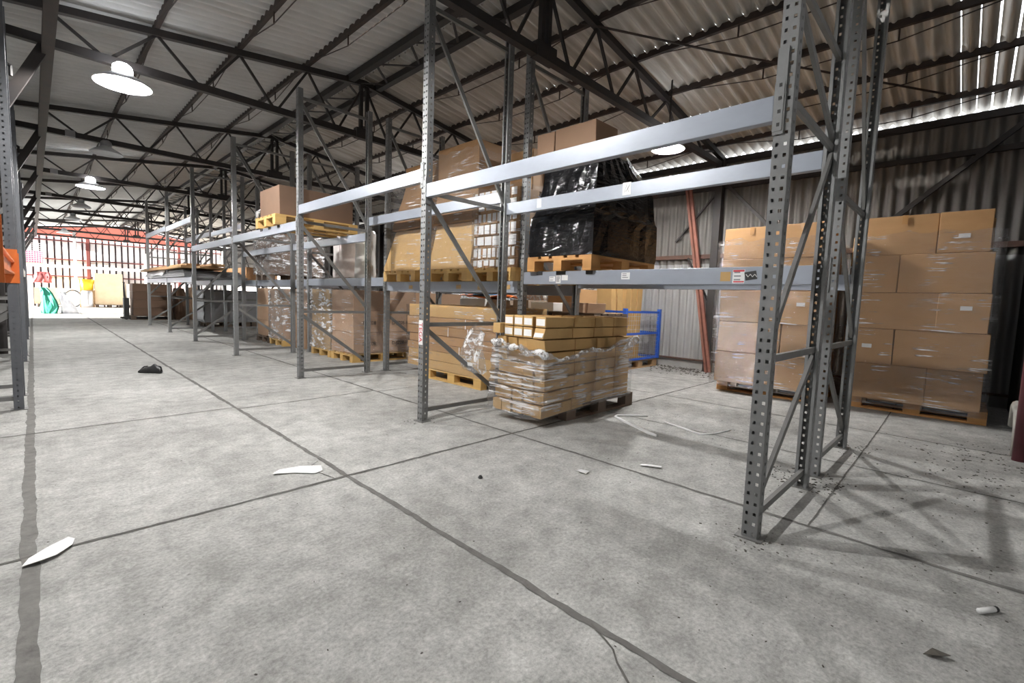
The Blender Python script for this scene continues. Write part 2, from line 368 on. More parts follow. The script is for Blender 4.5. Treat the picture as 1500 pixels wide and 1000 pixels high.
# ------------------------------------------------------------------ roof steel
TY = [-.46, 3.26, 6.90, 10.70, 14.45, 18.2, 21.9, 25.6, 29.3, 32.8]
NL = [XRIDGE-.85*i for i in range(1, 5)]; NR = [4.52, 5.36, 6.22, 7.08, 7.94]
BZ = 3.56
def make_truss(y, label):
    t = empty('roof_truss', label, 'roof truss', (XRIDGE, y, BZ), 'roof trusses across the hall')
    mt = M['truss']
    part('top_chord', MB().bar((XRIDGE, y, 4.33), (8.38, y, roofz(8.38)), .07, .075), mt, t)
    part('top_chord', MB().bar((XRIDGE, y, 4.33), (-1.15, y, roofz(-1.15)), .07, .075), mt, t)
    part('bottom_chord', MB().bar((-1.15, y, BZ), (8.38, y, BZ-.02), .075, .085), mt, t)
    kp = MB(); kp.bar((XRIDGE-.05, y, BZ), (XRIDGE-.05, y, 4.33), .05, .05); kp.bar((XRIDGE+.05, y, BZ), (XRIDGE+.05, y, 4.33), .05, .05)
    part('king_post', kp, mt, t)
    g = MB(); g.box(XRIDGE-.14, XRIDGE+.14, y-.05, y+.05, BZ-.06, BZ+.09)
    part('gusset_plate', g, mt, t)
    nodes = [(.2, 1)]+[(x, 1) for x in sorted(NL) if x > .3]+[(XRIDGE, 1)]+[(x, 1) for x in NR]
    xs = [n[0] for n in nodes]
    for a, c in zip(xs[:-1], xs[1:]):
        m = (a+c)/2
        if c > 8: continue
        for e in (a, c):
            part('web_strut', MB().bar((e, y, roofz(e)-.02), (m+(.03 if e == c else -.03), y, BZ+.02), .028, .028), mt, t)
    return t
tr0 = None
for i, y in enumerate(TY):
    lab = ('dark steel roof truss, %s from the camera' % ['out of sight above the','nearest','second','third','fourth','fifth','sixth','seventh','eighth','farthest'][i]) if i else 'dark steel roof truss directly overhead, behind the near end wall line'
    if tr0 is None: tr0 = make_truss(y, lab)
    else: copytree(tr0, (XRIDGE, y, BZ), lab)
def make_purlin(x, label, heavy=False):
    z = roofz(x, .075)
    t = empty('roof_purlin', label, 'roof purlin', (x, 0, z), 'purlins under the roof sheets')
    w = .06 if heavy else .045
    mb = MB(); mb.box(x-w/2, x+w/2, -1.5, 33.0, z-.035, z+.035)
    part('purlin_bar', mb, M['purlin'], t)
    for a, c in zip(TY[:-1], TY[1:]):
        if a > 26: continue
        k = a+(c-a)*.33; l = a+(c-a)*.67; d = .16
        r = MB().tube([(x, a+.25, z-.02), (x, k, z-d), (x, l, z-d), (x, c-.25, z-.02)], .0065, 5)
        r.bar((x, k, z-d), (x, k, z-.02), .014, .014); r.bar((x, l, z-d), (x, l, z-.02), .014, .014)
        part('tie_rod', r, M['purlin'], t)
    return t
for i, x in enumerate(sorted(NL, reverse=True)):
    make_purlin(x, 'dark roof purlin with tie rods, %s left of the ridge' % ['first','second','third','fourth'][i])
for i, x in enumerate(NR):
    make_purlin(x, 'dark roof purlin with tie rods, %s right of the ridge' % ['first','second','third','fourth','fifth'][i])
make_purlin(-.75, 'dark roof purlin beyond the left longitudinal beam')
# ridge girder: two heavy bars laced together
t = empty('ridge_girder', 'heavy laced ridge girder running the length of the roof', 'ridge girder', (XRIDGE, 0, 4.1))
for x in (XRIDGE-.22, XRIDGE+.22):
    part('girder_chord', MB().box(x-.045, x+.045, -1.5, 33, 4.28, 4.37), M['truss'], t)
lc = MB(); y = -1.4; s = 1
while y < 32.5:
    lc.bar((XRIDGE-.22*s, y, 4.30), (XRIDGE+.22*s, y+.42, 4.30), .03, .012); y += .42; s = -s
part('lacing', lc, M['truss'], t)
# left longitudinal beam with knee braces and columns
solo('longitudinal_beam', MB().box(.15, .24, -1.5, 33, 3.42, 3.52), M['purlin'], 'dark brown longitudinal beam under the trusses, above the left racking', 'beam', (.195, 0, 3.42))
for i, y in enumerate(TY[1:]):
    t = empty('steel_column', 'dark steel column with knee brace behind left racking, %s from the camera' % ORD[i], 'column', (-.36, y, 0), 'left columns with knee braces')
    part('post', MB().box(-.42, -.30, y-.06, y+.06, 0, roofz(-.36, -.04)), M['truss'], t)
    part('knee_brace', MB().bar((-.33, y, 2.42), (.17, y, 3.5), .07, .09), M['truss'], t)
    if i in (1, 2, 3):
        part('conduit_bracket', MB().tube([(-.4, y-.12, 3.22), (-.12, y-.12, 3.22), (-.07, y-.12, 3.19), (-.07, y-.12, 3.1)], .018, 6), M['truss'], t)

# ------------------------------------------------------------------ right wall
def corr_wall(x, y0, y1, z0, z1, mb, pit=.14, amp=.028, nper=10):
    n = int((y1-y0)/pit*nper)
    mb.grid(lambda u, v: (x+amp*math.sin(2*math.pi*(y0+(y1-y0)*u)/pit), y0+(y1-y0)*u, z0+(z1-z0)*v), n, 2)
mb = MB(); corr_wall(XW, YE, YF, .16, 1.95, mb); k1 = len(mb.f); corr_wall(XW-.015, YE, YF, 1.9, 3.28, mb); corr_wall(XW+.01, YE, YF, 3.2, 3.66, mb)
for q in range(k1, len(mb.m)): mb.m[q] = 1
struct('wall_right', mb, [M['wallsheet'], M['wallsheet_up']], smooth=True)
n = [0]
mb = MB(); mb.box(XW-.02, XW+.12, YE, YF, -.2, .17); struct('baseboard_right', mb, M['render'])
def trim(mb, m):
    global ti
    o = struct('trim_%d' % ti, mb, m); ti += 1; return o
trim(MB().box(XW-.09, XW-.03, YE, YF, 3.58, 3.672), M['truss'])        # eave beam
trim(MB().box(XW-.085, XW-.03, YE, YF, 3.16, 3.23), M['truss'])
trim(MB().box(XW-.085, XW-.03, YE, YF, 1.99, 2.06), M['rail'])
trim(MB().box(XW-.06, XW-.03, YE, YF, .15, .18), M['rail'])
for i, y in enumerate(TY[1:]):
    t = empty('wall_column', 'dark steel column against right corrugated wall, %s from the camera' % ORD[i], 'column', (XW-.16, y, 0), 'columns along the right wall')
    part('post', MB().box(XW-.23, XW-.1, y-.06, y+.06, 0, roofz(XW-.16, -.05)), M['truss'], t)
    part('wall_brace', MB().bar((XW-.12, y-.06, 3.25), (XW-.12, y-1.05, 2.2), .04, .05), M['truss'], t)
    if i == 0:
        part('wall_brace', MB().bar((XW-.12, y+.06, 3.1), (XW-.12, y+.75, 2.3), .03, .03), M['truss'], t)
        part('wall_brace', MB().bar((XW-.12, y+.06, 1.2), (XW-.12, y+.5, 2.0), .03, .03), M['truss'], t)
solo('wall_brace_bar', MB().bar((XW-.11, .9, 2.42), (XW-.11, -.3, 3.5), .05, .06), M['truss'], 'dark diagonal brace bar on right wall above the corner stack', 'brace', (XW-.11, .9, 2.42))
# leaning rust-red strut
t = MB(); t.bar((8.19, 3.20, 0.0), (8.16, 3.75, 3.2), .11, .05, up=(1,0,0)); t.bar((8.14, 3.20, 0.0), (8.11, 3.75, 3.2), .02, .09, up=(1,0,0))
solo('leaning_strut', t, M['rust'], 'rust-red steel channel leaning against right corrugated wall', 'strut', (8.19, 3.2, 0))

solo('leaning_strut', MB().bar((8.15, 10.95, 0), (8.2, 12.2, 3.1), .12, .06, up=(1,0,0)), M['rust'], 'rust-red strut leaning at right wall far behind the racks', 'strut', (8.15, 10.95, 0))
solo('wind_brace', MB().tube([(4.35, 3.35, 4.2), (5.53, 2.34, 4.02), (6.0, 1.91, 3.95), (7.6, .45, 3.72)], .012, 6), M['purlin'], 'thin diagonal wind brace rod under right roof slope', 'brace', (5.5, 2.3, 4.0))
# near end wall at the right
mb = MB()
nn = int((XW+.05-5.6)/.11*8)
mb.grid(lambda u, v: (5.6+(XW+.05-5.6)*u, YE+.018*math.sin(2*math.pi*(5.6+(XW-5.6)*u)/.11), .0+3.85*v), nn, 2)
struct('wall_near', mb, M['wallsheet_dk'], smooth=True)
trim(MB().box(5.45, XW, YE-.12, YE-.02, 0, .62), M['render'])
trim(MB().box(5.45, 5.6, YE-.12, YE-.0, .0, 3.6), M['render'])
solo('standing_pipe', MB().tube([(5.42, -.36, 0), (5.42, -.36, 3.5)], .042, 12), M['maroon'], 'maroon vertical pipe at right edge beside grey corner wall', 'pipe', (5.42, -.36, 0), smooth=True)
solo('wall_pipe', MB().tube([(6.4, -.37, .12), (6.35, -.37, .30), (6.2, -.365, .34), (5.75, -.36, .33), (5.6, -.36, .22), (5.58, -.36, 0)], .045, 10), M['pipe'], 'bent grey pipe along the foot of near corner wall', 'pipe', (5.6, -.36, 0), smooth=True)
# hall behind the camera
mb = MB(); mb.box(XL, 5.5, -7.1, -7, 0, 4.4); mb.box(5.5, 5.6, -7, YE-.12, 0, 4.4); struct('wall_back', mb, M['render'])
# left wall (open doorway at the far end)
mb = MB(); mb.box(XL-.1, XL, -1.5, 21.9, 0, 3.85); mb.box(XL-.1, XL, -7, -1.5, 0, 4.4); mb.box(XL-.1, XL, 21.9, YF, 3.45, 3.85); struct('wall_left', mb, M['render'])
# far wall
mb = MB(); X0, X1 = XL, XW
mb.box(X0, X1, YF-.01, YF+.05, 0, 3.6, 1)
x = X0+.02
while x < X1-.2:
    mb.hexa([(x, YF-.075, 0), (x+.165, YF-.075, 0), (x+.185, YF-.01, 0), (x-.02, YF-.01, 0), (x, YF-.075, 3.6), (x+.165, YF-.075, 3.6), (x+.185, YF-.01, 3.6), (x-.02, YF-.01, 3.6)], 0)
    x += .27
struct('wall_far', mb, [M['farsheet'], M['fargap']])
mb = MB(); mb.hexa([(X0,YF-.02,3.55),(X1,YF-.02,3.55),(X1,YF+.05,3.55),(X0,YF+.05,3.55),(X0,YF-.02,3.72),(X1,YF-.02,3.62),(X1,YF+.05,3.62),(X0,YF+.05,3.72)])
mb.hexa([(X0,YF-.02,3.7),(XRIDGE,YF-.02,3.62),(XRIDGE,YF+.05,3.62),(X0,YF+.05,3.7),(X0,YF-.02,3.85),(XRIDGE,YF-.02,4.45),(XRIDGE,YF+.05,4.45),(X0,YF+.05,3.85)])
mb.hexa([(XRIDGE,YF-.02,3.62),(X1,YF-.02,3.6),(X1,YF+.05,3.6),(XRIDGE,YF+.05,3.62),(XRIDGE,YF-.02,4.45),(X1,YF-.02,3.75),(X1,YF+.05,3.75),(XRIDGE,YF+.05,4.45)])
struct('wall_far_gable', mb, M['redgable'])
for z in (3.38, 2.42, 1.55): trim(MB().box(XL, XW, YF-.16, YF-.09, z, z+.06), M['farrail'])
for x in (2.15, 6.2): trim(MB().box(x-.07, x+.07, YF-.3, YF-.16, 0, 3.6), M['farrail'])

# ------------------------------------------------------------------ pallet racking
def post_mesh(sgn, m='upright'):
    mb = MB(); P = .05
    ys = [-.035, -.024, -.010, .011, .024, .035]
    n = int(HU/P)
    for i in range(n):
        z0 = i*P
        zs = [z0, z0+.017, z0+.033, z0+P] if i < n-1 else [z0, z0+.017, z0+.033, HU]
        for a in range(5):
            for c in range(3):
                if c == 1 and a in (1, 3): continue
                mb.quad((0, ys[a], zs[c]), (0, ys[a+1], zs[c]), (0, ys[a+1], zs[c+1]), (0, ys[a], zs[c+1]))
        xs = [0, .028*sgn, .04*sgn, .062*sgn]
        for y in (-.035, .035):
            for a in range(3):
                for c in range(3):
                    if c == 1 and a == 1: continue
                    mb.quad((xs[a], y, zs[c]), (xs[a+1], y, zs[c]), (xs[a+1], y, zs[c+1]), (xs[a], y, zs[c+1]))
    for y in (-1, 1):
        mb.quad((.062*sgn, .035*y, 0), (.062*sgn, .018*y, 0), (.062*sgn, .018*y, HU), (.062*sgn, .035*y, HU))
    return mb.mesh('post', [M[m]])
M['upright_l'] = mat('rack_dark_blue_grey_paint', (.125,.132,.147), .45, .2, (.09,.095,.104), 9, amt=.6)
PM = {1: post_mesh(1), -1: post_mesh(-1)}
PL = {1: post_mesh(1, 'upright_l'), -1: post_mesh(-1, 'upright_l')}
def frame(x0, x1, y, label, pattern, group, hz=(.1, .88, 2.04, 3.0, 3.58), foot=True, pm=None):
    pm = pm or PM
    t = empty('rack_upright_frame', label, 'rack frame', (x0, y, 0), group)
    for x, sg in ((x0, 1), (x1, -1)):
        o = part('post', pm[sg], None, t, solid=.003); o.location = (x-x0, 0, 0)
    xa, xb = x0+.035, x1-.035
    for z in hz:
        part('horizontal_brace', MB().bar((xa, y, z), (xb, y, z), .022, .036), M['brace'], t)
    for i, (za, zb) in enumerate(zip(hz[:-1], hz[1:])):
        if i == 2 and pattern[i] == '-': continue
        p = pattern[i]
        if p == 'd': e = ((xa, y, zb-.03), (xb, y, za+.05))
        else: e = ((xa, y, za+.04), (xb, y, zb-.04))
        part('diagonal_brace', MB().bar(e[0], e[1], .02, .04), M['brace'], t)
    if foot:
        for x in (x0+.03, x1-.03):
            part('foot_plate', MB().box(x-.055, x+.055, y-.06, y+.06, 0, .006), M['brace'], t)
    return t
PATA = ['uudu', 'dddd', 'dddd', 'dddd', 'uuuu', 'uuuu', 'uuuu']
FA = []
HZA = [(.1,.88,2.1,2.62,3.6), (.1,.88,2.04,3.58), (.1,.88,2.04,3.58), (.1,.88,2.04,3.58), (.1,.88,2.04,3.58), (.1,.88,2.04,3.58), (.1,.88,2.04,3.58)]
la = ['tall grey perforated rack frame nearest the camera, aisle row', 'grey rack frame bearing a red lettered sticker, aisle row'] + \
     ['grey rack frame, %s from the camera in the aisle row' % ORD[i] for i in range(2, 7)]
for k in range(7):
    FA.append(frame(XA, XR, YK[k], la[k], PATA[k], 'upright frames of the aisle rack row', HZA[k]))
FB = []
for k in range(7):
    FB.append(frame(XB, XC, YK[k], 'grey rack frame, %s from the camera in the back row' % ORD[k], 'dddd' if k < 4 else 'uuuu', 'upright frames of the back rack row', (.1,.88,1.9,3.58)))
# anchor-side splice plate and red sticker
part('splice_plate', MB().box(XA-.008, XA-.002, YK[0]-.005, YK[0]+.04, 1.92, 2.3), M['upright'], FA[0])
st = MB().box(XA-.006, XA-.003, YK[1]-.03, YK[1]+.03, .70, .92)
sk = part('warning_sticker', st, M['white'], FA[1], 'white sticker with red vertical lettering')
def text_mesh(s, size, mats, name):
    cu = bpy.data.curves.new(name, 'FONT'); cu.body = s; cu.size = size; cu.align_x = 'CENTER'; cu.align_y = 'CENTER'; cu.extrude = .0004
    ob = bpy.data.objects.new(name, cu); C.objects.link(ob)
    bpy.context.view_layer.update()
    me = bpy.data.meshes.new_from_object(ob.evaluated_get(bpy.context.evaluated_depsgraph_get()))
    bpy.data.objects.remove(ob); bpy.data.curves.remove(cu)
    me.materials.clear(); me.materials.append(mats)
    return me
def text_part(s, size, mat, parent, pos, xdir, ydir, name='lettering'):
    me = text_mesh(s, size, mat, name)
    xd = Vector(xdir).normalized(); yd = Vector(ydir).normalized(); zd = xd.cross(yd)
    mx = Matrix((xd, yd, zd)).transposed().to_4x4(); mx.translation = Vector(pos)-Vector(ORG[parent.name])
    me.transform(mx)
    return part(name, me, None, parent)
text_part('TEGA', .07, M['red'], sk, (XA-.0075, YK[1], .81), (0,0,-1), (0,-1,0))

def beam(xf, sg, k, zt, label, group, h=.115, dep=.05, marks=True):
    "sg=-1: outer face looks to the aisle (-X)"
    ya, yb = YK[k]+.036, YK[k+1]-.036
    t = empty('rack_beam', label, 'rack beam', (xf, (ya+yb)/2, zt-h), group)
    x0, x1 = (xf-.006, xf+dep-.006) if sg < 0 else (xf-dep+.006, xf+.006)
    mb = MB(); mb.box(x0, x1, ya+.006, yb-.006, zt-h, zt)
    part('beam_bar', mb, M['beam'], t, bevel=.004)
    for y, d in ((ya, -1), (yb, 1)):
        cn = MB(); y0, y1 = (y-.034, y+.006) if d < 0 else (y-.006, y+.034)
        xx0, xx1 = (xf-.010, xf-.005) if sg < 0 else (xf+.005, xf+.010)
        cn.box(xx0, xx1, y0, y1, zt-h-.05, zt+.05)
        cn.box(x0, x1, min(y, y-d*.006), max(y, y-d*.006), zt-h-.05, zt+.05)
        c = part('end_connector', cn, M['upright'], t)
        hk = MB()
        for i in range(4):
            zz = zt-h-.03+i*.058
            yy = y+d*.018
            hk.box(xx0-.001 if sg < 0 else xx1-.0005, xx0+.0005 if sg < 0 else xx1+.001, yy-.006, yy+.006, zz, zz+.016)
        part('hook_slot', hk, M['black'], c)
    return t
def bracket(bm, xf, y, zt, w=.09):
    part('support_notch', MB().box(xf-.012, xf+.03, y-w/2, y+w/2, zt-.035, zt+.004), M['black'], bm)
def sticker(bm, xf, y, z, w, h, lines=2, m='white', rot=0):
    x = xf-.0065
    s = part('label_sticker', MB().box(x-.0012, x+.001, y-w/2, y+w/2, z-h/2, z+h/2), M[m], bm, 'small %s sticker' % ('white' if m == 'white' else 'tan'))
    if lines:
        ln = MB()
        for i in range(lines):
            zz = z+h*.3-i*h*.6/max(1, lines-1)*.9 if lines > 1 else z
            ln.box(x-.0020, x-.0012, y-w*(.1+.25*R.random()), y+w*.38, zz-h*.05, zz+h*.05)
        part('printed_lines', ln, M['greyink'], s)
    return s
GA = 'beams of the aisle rack row'; GB = 'beams of the back rack row'
ZF = [2.10, 2.24, 2.05, 2.04, 2.67, 2.70]; ZRr = [2.10, 2.23, 2.02, 2.02, 2.66, 2.69]
BF = []; BR = []
for k in range(6):
    BF.append(beam(XA, -1, k, ZF[k], 'upper aisle-side beam of the %s bay, pale grey steel' % ORD[k], GA))
    BR.append(beam(XR, 1, k, ZRr[k], 'upper rear beam of the %s bay in the aisle row' % ORD[k], GA))
for k in (4, 5):
    beam(XA, -1, k, 1.39, 'lower aisle-side beam of the %s bay, pale grey steel' % ORD[k], GA)
    beam(XR, 1, k, 1.39, 'lower rear beam of the %s bay in the aisle row' % ORD[k], GA)
Z1 = [1.43, 1.335, 1.40, 1.39, 1.39, 1.39]
B1 = []
for k in range(6):
    B1.append(beam(XB, -1, k, Z1[k], 'lower front beam of the %s bay in the back row' % ORD[k], GB, h=.13))
    beam(XC, 1, k, Z1[k], 'lower rear beam of the %s bay in the back row' % ORD[k], GB, h=.13)
for y in (3.23, 2.95, 2.61): bracket(B1[0], XB, y, Z1[0], .075 if y != 2.95 else .12)
sticker(B1[0], XB, 3.06, 1.355, .075, .05); sticker(B1[0], XB, 2.98, 1.35, .06, .075, 4); sticker(B1[0], XB, 2.9, 1.365, .075, .05, 0)
sticker(B1[0], XB, 2.22, 1.375, .085, .06, 3)
sticker(B1[0], XB, 1.36, 1.36, .075, .07, 0, 'card_y')
s = sticker(B1[0], XB, 1.265, 1.36, .085, .10, 3)
part('red_bars', MB().box(XB-.0086, XB-.0077, 1.225, 1.305, 1.395, 1.408).box(XB-.0086, XB-.0077, 1.225, 1.30, 1.316, 1.326), M['red'], s)
s = part('label_sticker', MB().obox((XB-.0072, 1.18, 1.365), (.001,0,0), (0,.04,-.006), (0,.006,.03)), M['ink'], B1[0], 'black sticker with white scrawl')
zz = MB()
for i in range(5): zz.bar((XB-.0088, 1.212-i*.015, 1.375-(i%2)*.02), (XB-.0088, 1.197-i*.015, 1.375-((i+1)%2)*.02), .002, .014, up=(1,0,0))
part('white_scrawl', zz, M['white'], s)
# marks on the rear upper beam of the nearest bay are on its aisle side
def rsticker(bm, y, z, w, h, cross=False):
    x = XR-.0445
    s = part('label_sticker', MB().box(x-.0012, x+.001, y-w/2, y+w/2, z-h/2, z+h/2), M['white'], bm, 'white paper sticker')
    if cross:
        c = MB(); c.bar((x-.002, y-w*.3, z-h*.3), (x-.002, y+w*.1, z+h*.35), .001, .005, up=(1,0,0)); c.bar((x-.002, y-w*.4, z+h*.3), (x-.002, y+w*.1, z-h*.25), .001, .005, up=(1,0,0)); c.bar((x-.002, y+w*.3, z-h*.3), (x-.002, y+w*.05, z+h*.2), .001, .004, up=(1,0,0))
        part('scribble', c, M['greyink'], s)
rsticker(BR[0], 3.02, 2.05, .05, .08); rsticker(BR[0], 2.08, 2.055, .075, .1, True)
for y, z in ((3.7, 1.30), (4.15, 1.29), (4.55, 1.30), (5.6, 1.29)): sticker(B1[1], XB, y, z-.03, .09, .05, 2, 'card_y')

# left racking
YL = [6.0, 6.74, 9.7, 10.5, 13.6, 14.3, 17.6]
FL = []
for i, y in enumerate(YL):
    FL.append(frame(-1.15, -.09, y, 'grey left rack frame, %s from the camera' % ORD[i], 'uuuu', 'upright frames of the left racking', (.1,.9,1.9,3.4), pm=PL))
def obeam(y0, y1, z0, label, h=.2):
    t = empty('orange_beam', label, 'rack beam', (-.14, (y0+y1)/2, z0), 'orange beams of the left racking')
    mb = MB(); mb.box(-.18, -.12, y0, y1, z0+.03, z0+h-.07); mb.box(-.2, -.1, y0, y1, z0+h-.085, z0+h-.07); mb.box(-.2, -.1, y0, y1, z0+.015, z0+.03)
    part('beam_bar', mb, M['orange'], t)
    part('end_connector', MB().box(-.2, -.082, y1-.012, y1, z0-.06, z0+h+.03), M['orange'], t)
    part('end_connector', MB().box(-.2, -.082, y0, y0+.012, z0-.06, z0+h+.03), M['orange'], t)
obeam(3.0, 5.964, 1.18, 'orange rack beam ending at the nearest left upright')
obeam(6.04, 6.704, 1.18, 'short orange rack beam between the two nearest left uprights')
t = empty('rack_beam', 'pale grey beam end on the far left racking', 'rack beam', (-.1, 12, 1.3), 'beams of the far left racking')
part('beam_bar', MB().box(-.14, -.09, 10.54, 13.56, 1.25, 1.36), M['whitepaint'], t)

# ------------------------------------------------------------------ pallets
def make_pallet(mat, name='wooden_pallet'):
    t = empty(name, '', 'pallet', (0,0,0), None)
    for i in range(5):
        y = -.4+[.0725,.235,.4,.565,.7275][i]; w = .145 if i in (0,2,4) else .1
        part('deck_board', MB().box(-.6, .6, y-w/2, y+w/2, .122, .144), mat, t)
    for x in (-.5275, 0, .5275):
        part('stringer_board', MB().box(x-.0725, x+.0725, -.4, .4, .1, .122), mat, t)
        for y in (-.35, 0, .35):
            part('block', MB().box(x-.0725, x+.0725, y-.05, y+.05, .022, .1), mat, t)
    for y in (-.35, 0, .35):
        part('bottom_board', MB().box(-.6, .6, y-.05, y+.05, 0, .022), mat, t)
    return t
PROTO = {}
def pallet(kind, cx, cy, z, label, group=None, rz=0):
    if kind not in PROTO:
        t = PROTO[kind] = make_pallet(M[kind]); t.location = (cx, cy, z); t.rotation_euler = (0,0,rz); ORG[t.name] = (cx, cy, z)
        t['label'] = label
        if group: t['group'] = group
        return t
    t = copytree(PROTO[kind], (cx, cy, z), label, None, rz)
    if group: t['group'] = group
    elif 'group' in t.keys(): del t['group']
    return t

# ------------------------------------------------------------------ cartons
def carton(x0, x1, y0, y1, z0, z1, label, m='card', group=None, tape=None, lab=None, name='cardboard_carton', jit=.006, seam=None):
    mb = MB(); j = lambda: R.uniform(-jit, jit)
    g = .002
    mb.hexa([(x0+g+j(), y0+g+j(), z0+.001), (x1-g+j(), y0+g+j(), z0+.001), (x1-g+j(), y1-g+j(), z0+.001), (x0+g+j(), y1-g+j(), z0+.001),
             (x0+g+j(), y0+g+j(), z1-.003), (x1-g+j(), y0+g+j(), z1-.003), (x1-g+j(), y1-g+j(), z1-.003), (x0+g+j(), y1-g+j(), z1-.003)])
    o = solo(name, mb, M[m], label, 'carton', ((x0+x1)/2, (y0+y1)/2, z0), group, bevel=.006)
    xf = x0-jit-.001
    if tape is not None:
        yc = y0+(y1-y0)*tape
        part('packing_tape', MB().box(xf-.001, xf+.001, yc-.025, yc+.025, z1-.10, z1-.004).box(x0, x1, yc-.025, yc+.025, z1-.002, z1-.0005), M['tape'], o)
    if lab is not None:
        yc = y0+(y1-y0)*lab[0]; zc = z0+(z1-z0)*lab[1]
        part('shipping_label', MB().box(xf-.001, xf+.001, yc-.045, yc+.045, zc-.022, zc+.022), M['white'], o, 'white shipping label')
    return o
def wrap(x0, x1, y0, y1, z0, z1, label, m='film', group=None, name='stretch_wrap', off=.014, wob=.007, pinch=None, nz=26):
    mb = MB(); per = [(x0-off, y0-off), (x1+off, y0-off), (x1+off, y1+off), (x0-off, y1+off)]
    rr = random.Random(int((x0*7+y0*13+z0*3)*100))
    pts = []
    for (a, c) in zip(per, per[1:]+per[:1]):
        nseg = max(3, int(math.hypot(c[0]-a[0], c[1]-a[1])/.09))
        for i in range(nseg): pts.append((a[0]+(c[0]-a[0])*i/nseg, a[1]+(c[1]-a[1])*i/nseg))
    n = len(pts); cx, cy = (x0+x1)/2, (y0+y1)/2
    offs = [[rr.uniform(0, wob) for _ in range(nz+1)] for _ in range(n)]
    k = len(mb.v)
    for j in range(nz+1):
        z = z0+(z1-z0)*j/nz
        for i, (x, y) in enumerate(pts):
            d = math.hypot(x-cx, y-cy); o = offs[i][j]
            zz = z+(rr.uniform(-.03, .03) if j == nz else 0)
            mb.v.append((x+(x-cx)/d*o, y+(y-cy)/d*o, zz))
    for j in range(nz):
        for i in range(n):
            mb.f.append((k+j*n+i, k+j*n+(i+1) % n, k+(j+1)*n+(i+1) % n, k+(j+1)*n+i)); mb.m.append(0)
    return solo(name, mb, M[m], label, 'stretch film', (cx, cy, z0), group, smooth=True)
LAY = ['bottom', 'second', 'third', 'fourth', 'top', 'sixth']

# --- tall stack right of the nearest frame (seen behind it)
pallet('wood_o', 7.03, 1.86, 0, 'used wooden pallet under the tall wrapped stack behind the nearest rack frame', None, math.pi/2)
S1 = [[(1.27, 1.86, None), (1.86, 2.44, None)], [(1.27, 1.67, None), (1.67, 2.43, None)], [(1.27, 1.86, (.35,.6)), (1.86, 2.43, None)], [(1.28, 1.68, None), (1.68, 2.44, None)], [(1.29, 1.75, None), (1.75, 2.43, None)]]
zs1 = [.146, .555, .955, 1.36, 1.76, 2.165]
for i, row in enumerate(S1):
    for q, (a, c, lb) in enumerate(row):
        carton(6.45+R.uniform(-.012,.012), 7.05, a, c, zs1[i], zs1[i+1], 'brown carton, %s layer of the tall wrapped stack behind the nearest frame, %s side' % (LAY[i], ['near','far'][q]),
               'card', 'cartons of the wrapped stack behind the nearest frame', tape=.5 if i == 4 else None, lab=lb)
    carton(7.06, 7.6, 1.3, 1.86, zs1[i], zs1[i+1], 'brown carton in the rear %s layer of the stack behind the nearest frame, near side' % LAY[i], 'card', 'cartons of the wrapped stack behind the nearest frame')
    carton(7.06, 7.6, 1.87, 2.43, zs1[i], zs1[i+1], 'brown carton in the rear %s layer of the stack behind the nearest frame, far side' % LAY[i], 'card', 'cartons of the wrapped stack behind the nearest frame')
wrap(6.44, 7.6, 1.26, 2.45, .10, 2.0, 'clear stretch film around the tall carton stack behind the nearest frame', off=.032)
# --- corner stack
pallet('wood_o', 7.27, .40, 0, 'used wooden pallet under the carton stack in the right corner', None, math.pi/2)
zs2 = [.146, .555, .955, 1.36, 1.775, 2.20]
S2 = [[(-.14,.30,None),(.30,.98,None)], [(-.16,.60,None),(.60,.98,(.62,.5))], [(-.13,.27,(.45,.62)),(.27,.99,None)], [(-.12,.62,None),(.62,1.0,None)], [(-.08,.33,(.5,.4)),(.33,.99,None)]]
for i, row in enumerate(S2):
    for q, (a, c, lb) in enumerate(row):
        carton(6.68+R.uniform(-.012,.012)+(.03 if i == 0 else 0), 7.3, a, c, zs2[i], zs2[i+1], 'brown carton, %s layer of the wrapped stack in the right corner, %s side' % (LAY[i], ['near','far'][q]),
               'card', 'cartons of the corner stack', tape=.42 if (i == 4 and q == 1) else None, lab=lb)
    carton(7.31, 7.85, -.1, .96, zs2[i], zs2[i+1], 'brown carton in the rear %s layer of the stack in the right corner' % LAY[i], 'card', 'cartons of the corner stack')
wrap(6.675, 7.85, -.15, .99, .10, 2.0, 'clear stretch film around the carton stack in the right corner', off=.032)
# --- third stack glimpsed between them
pallet('wood_d', 8.0, 1.2, 0, 'dark pallet against right wall between the two tall stacks', None, math.pi/2)
for i in range(5):
    carton(7.9, 8.3, .85, 1.25, zs1[i], zs1[i+1]-.02, 'dark carton, %s layer of the stack glimpsed between the two tall stacks' % LAY[i], 'card_y' if i == 4 else 'card_d', 'cartons glimpsed between the tall stacks')

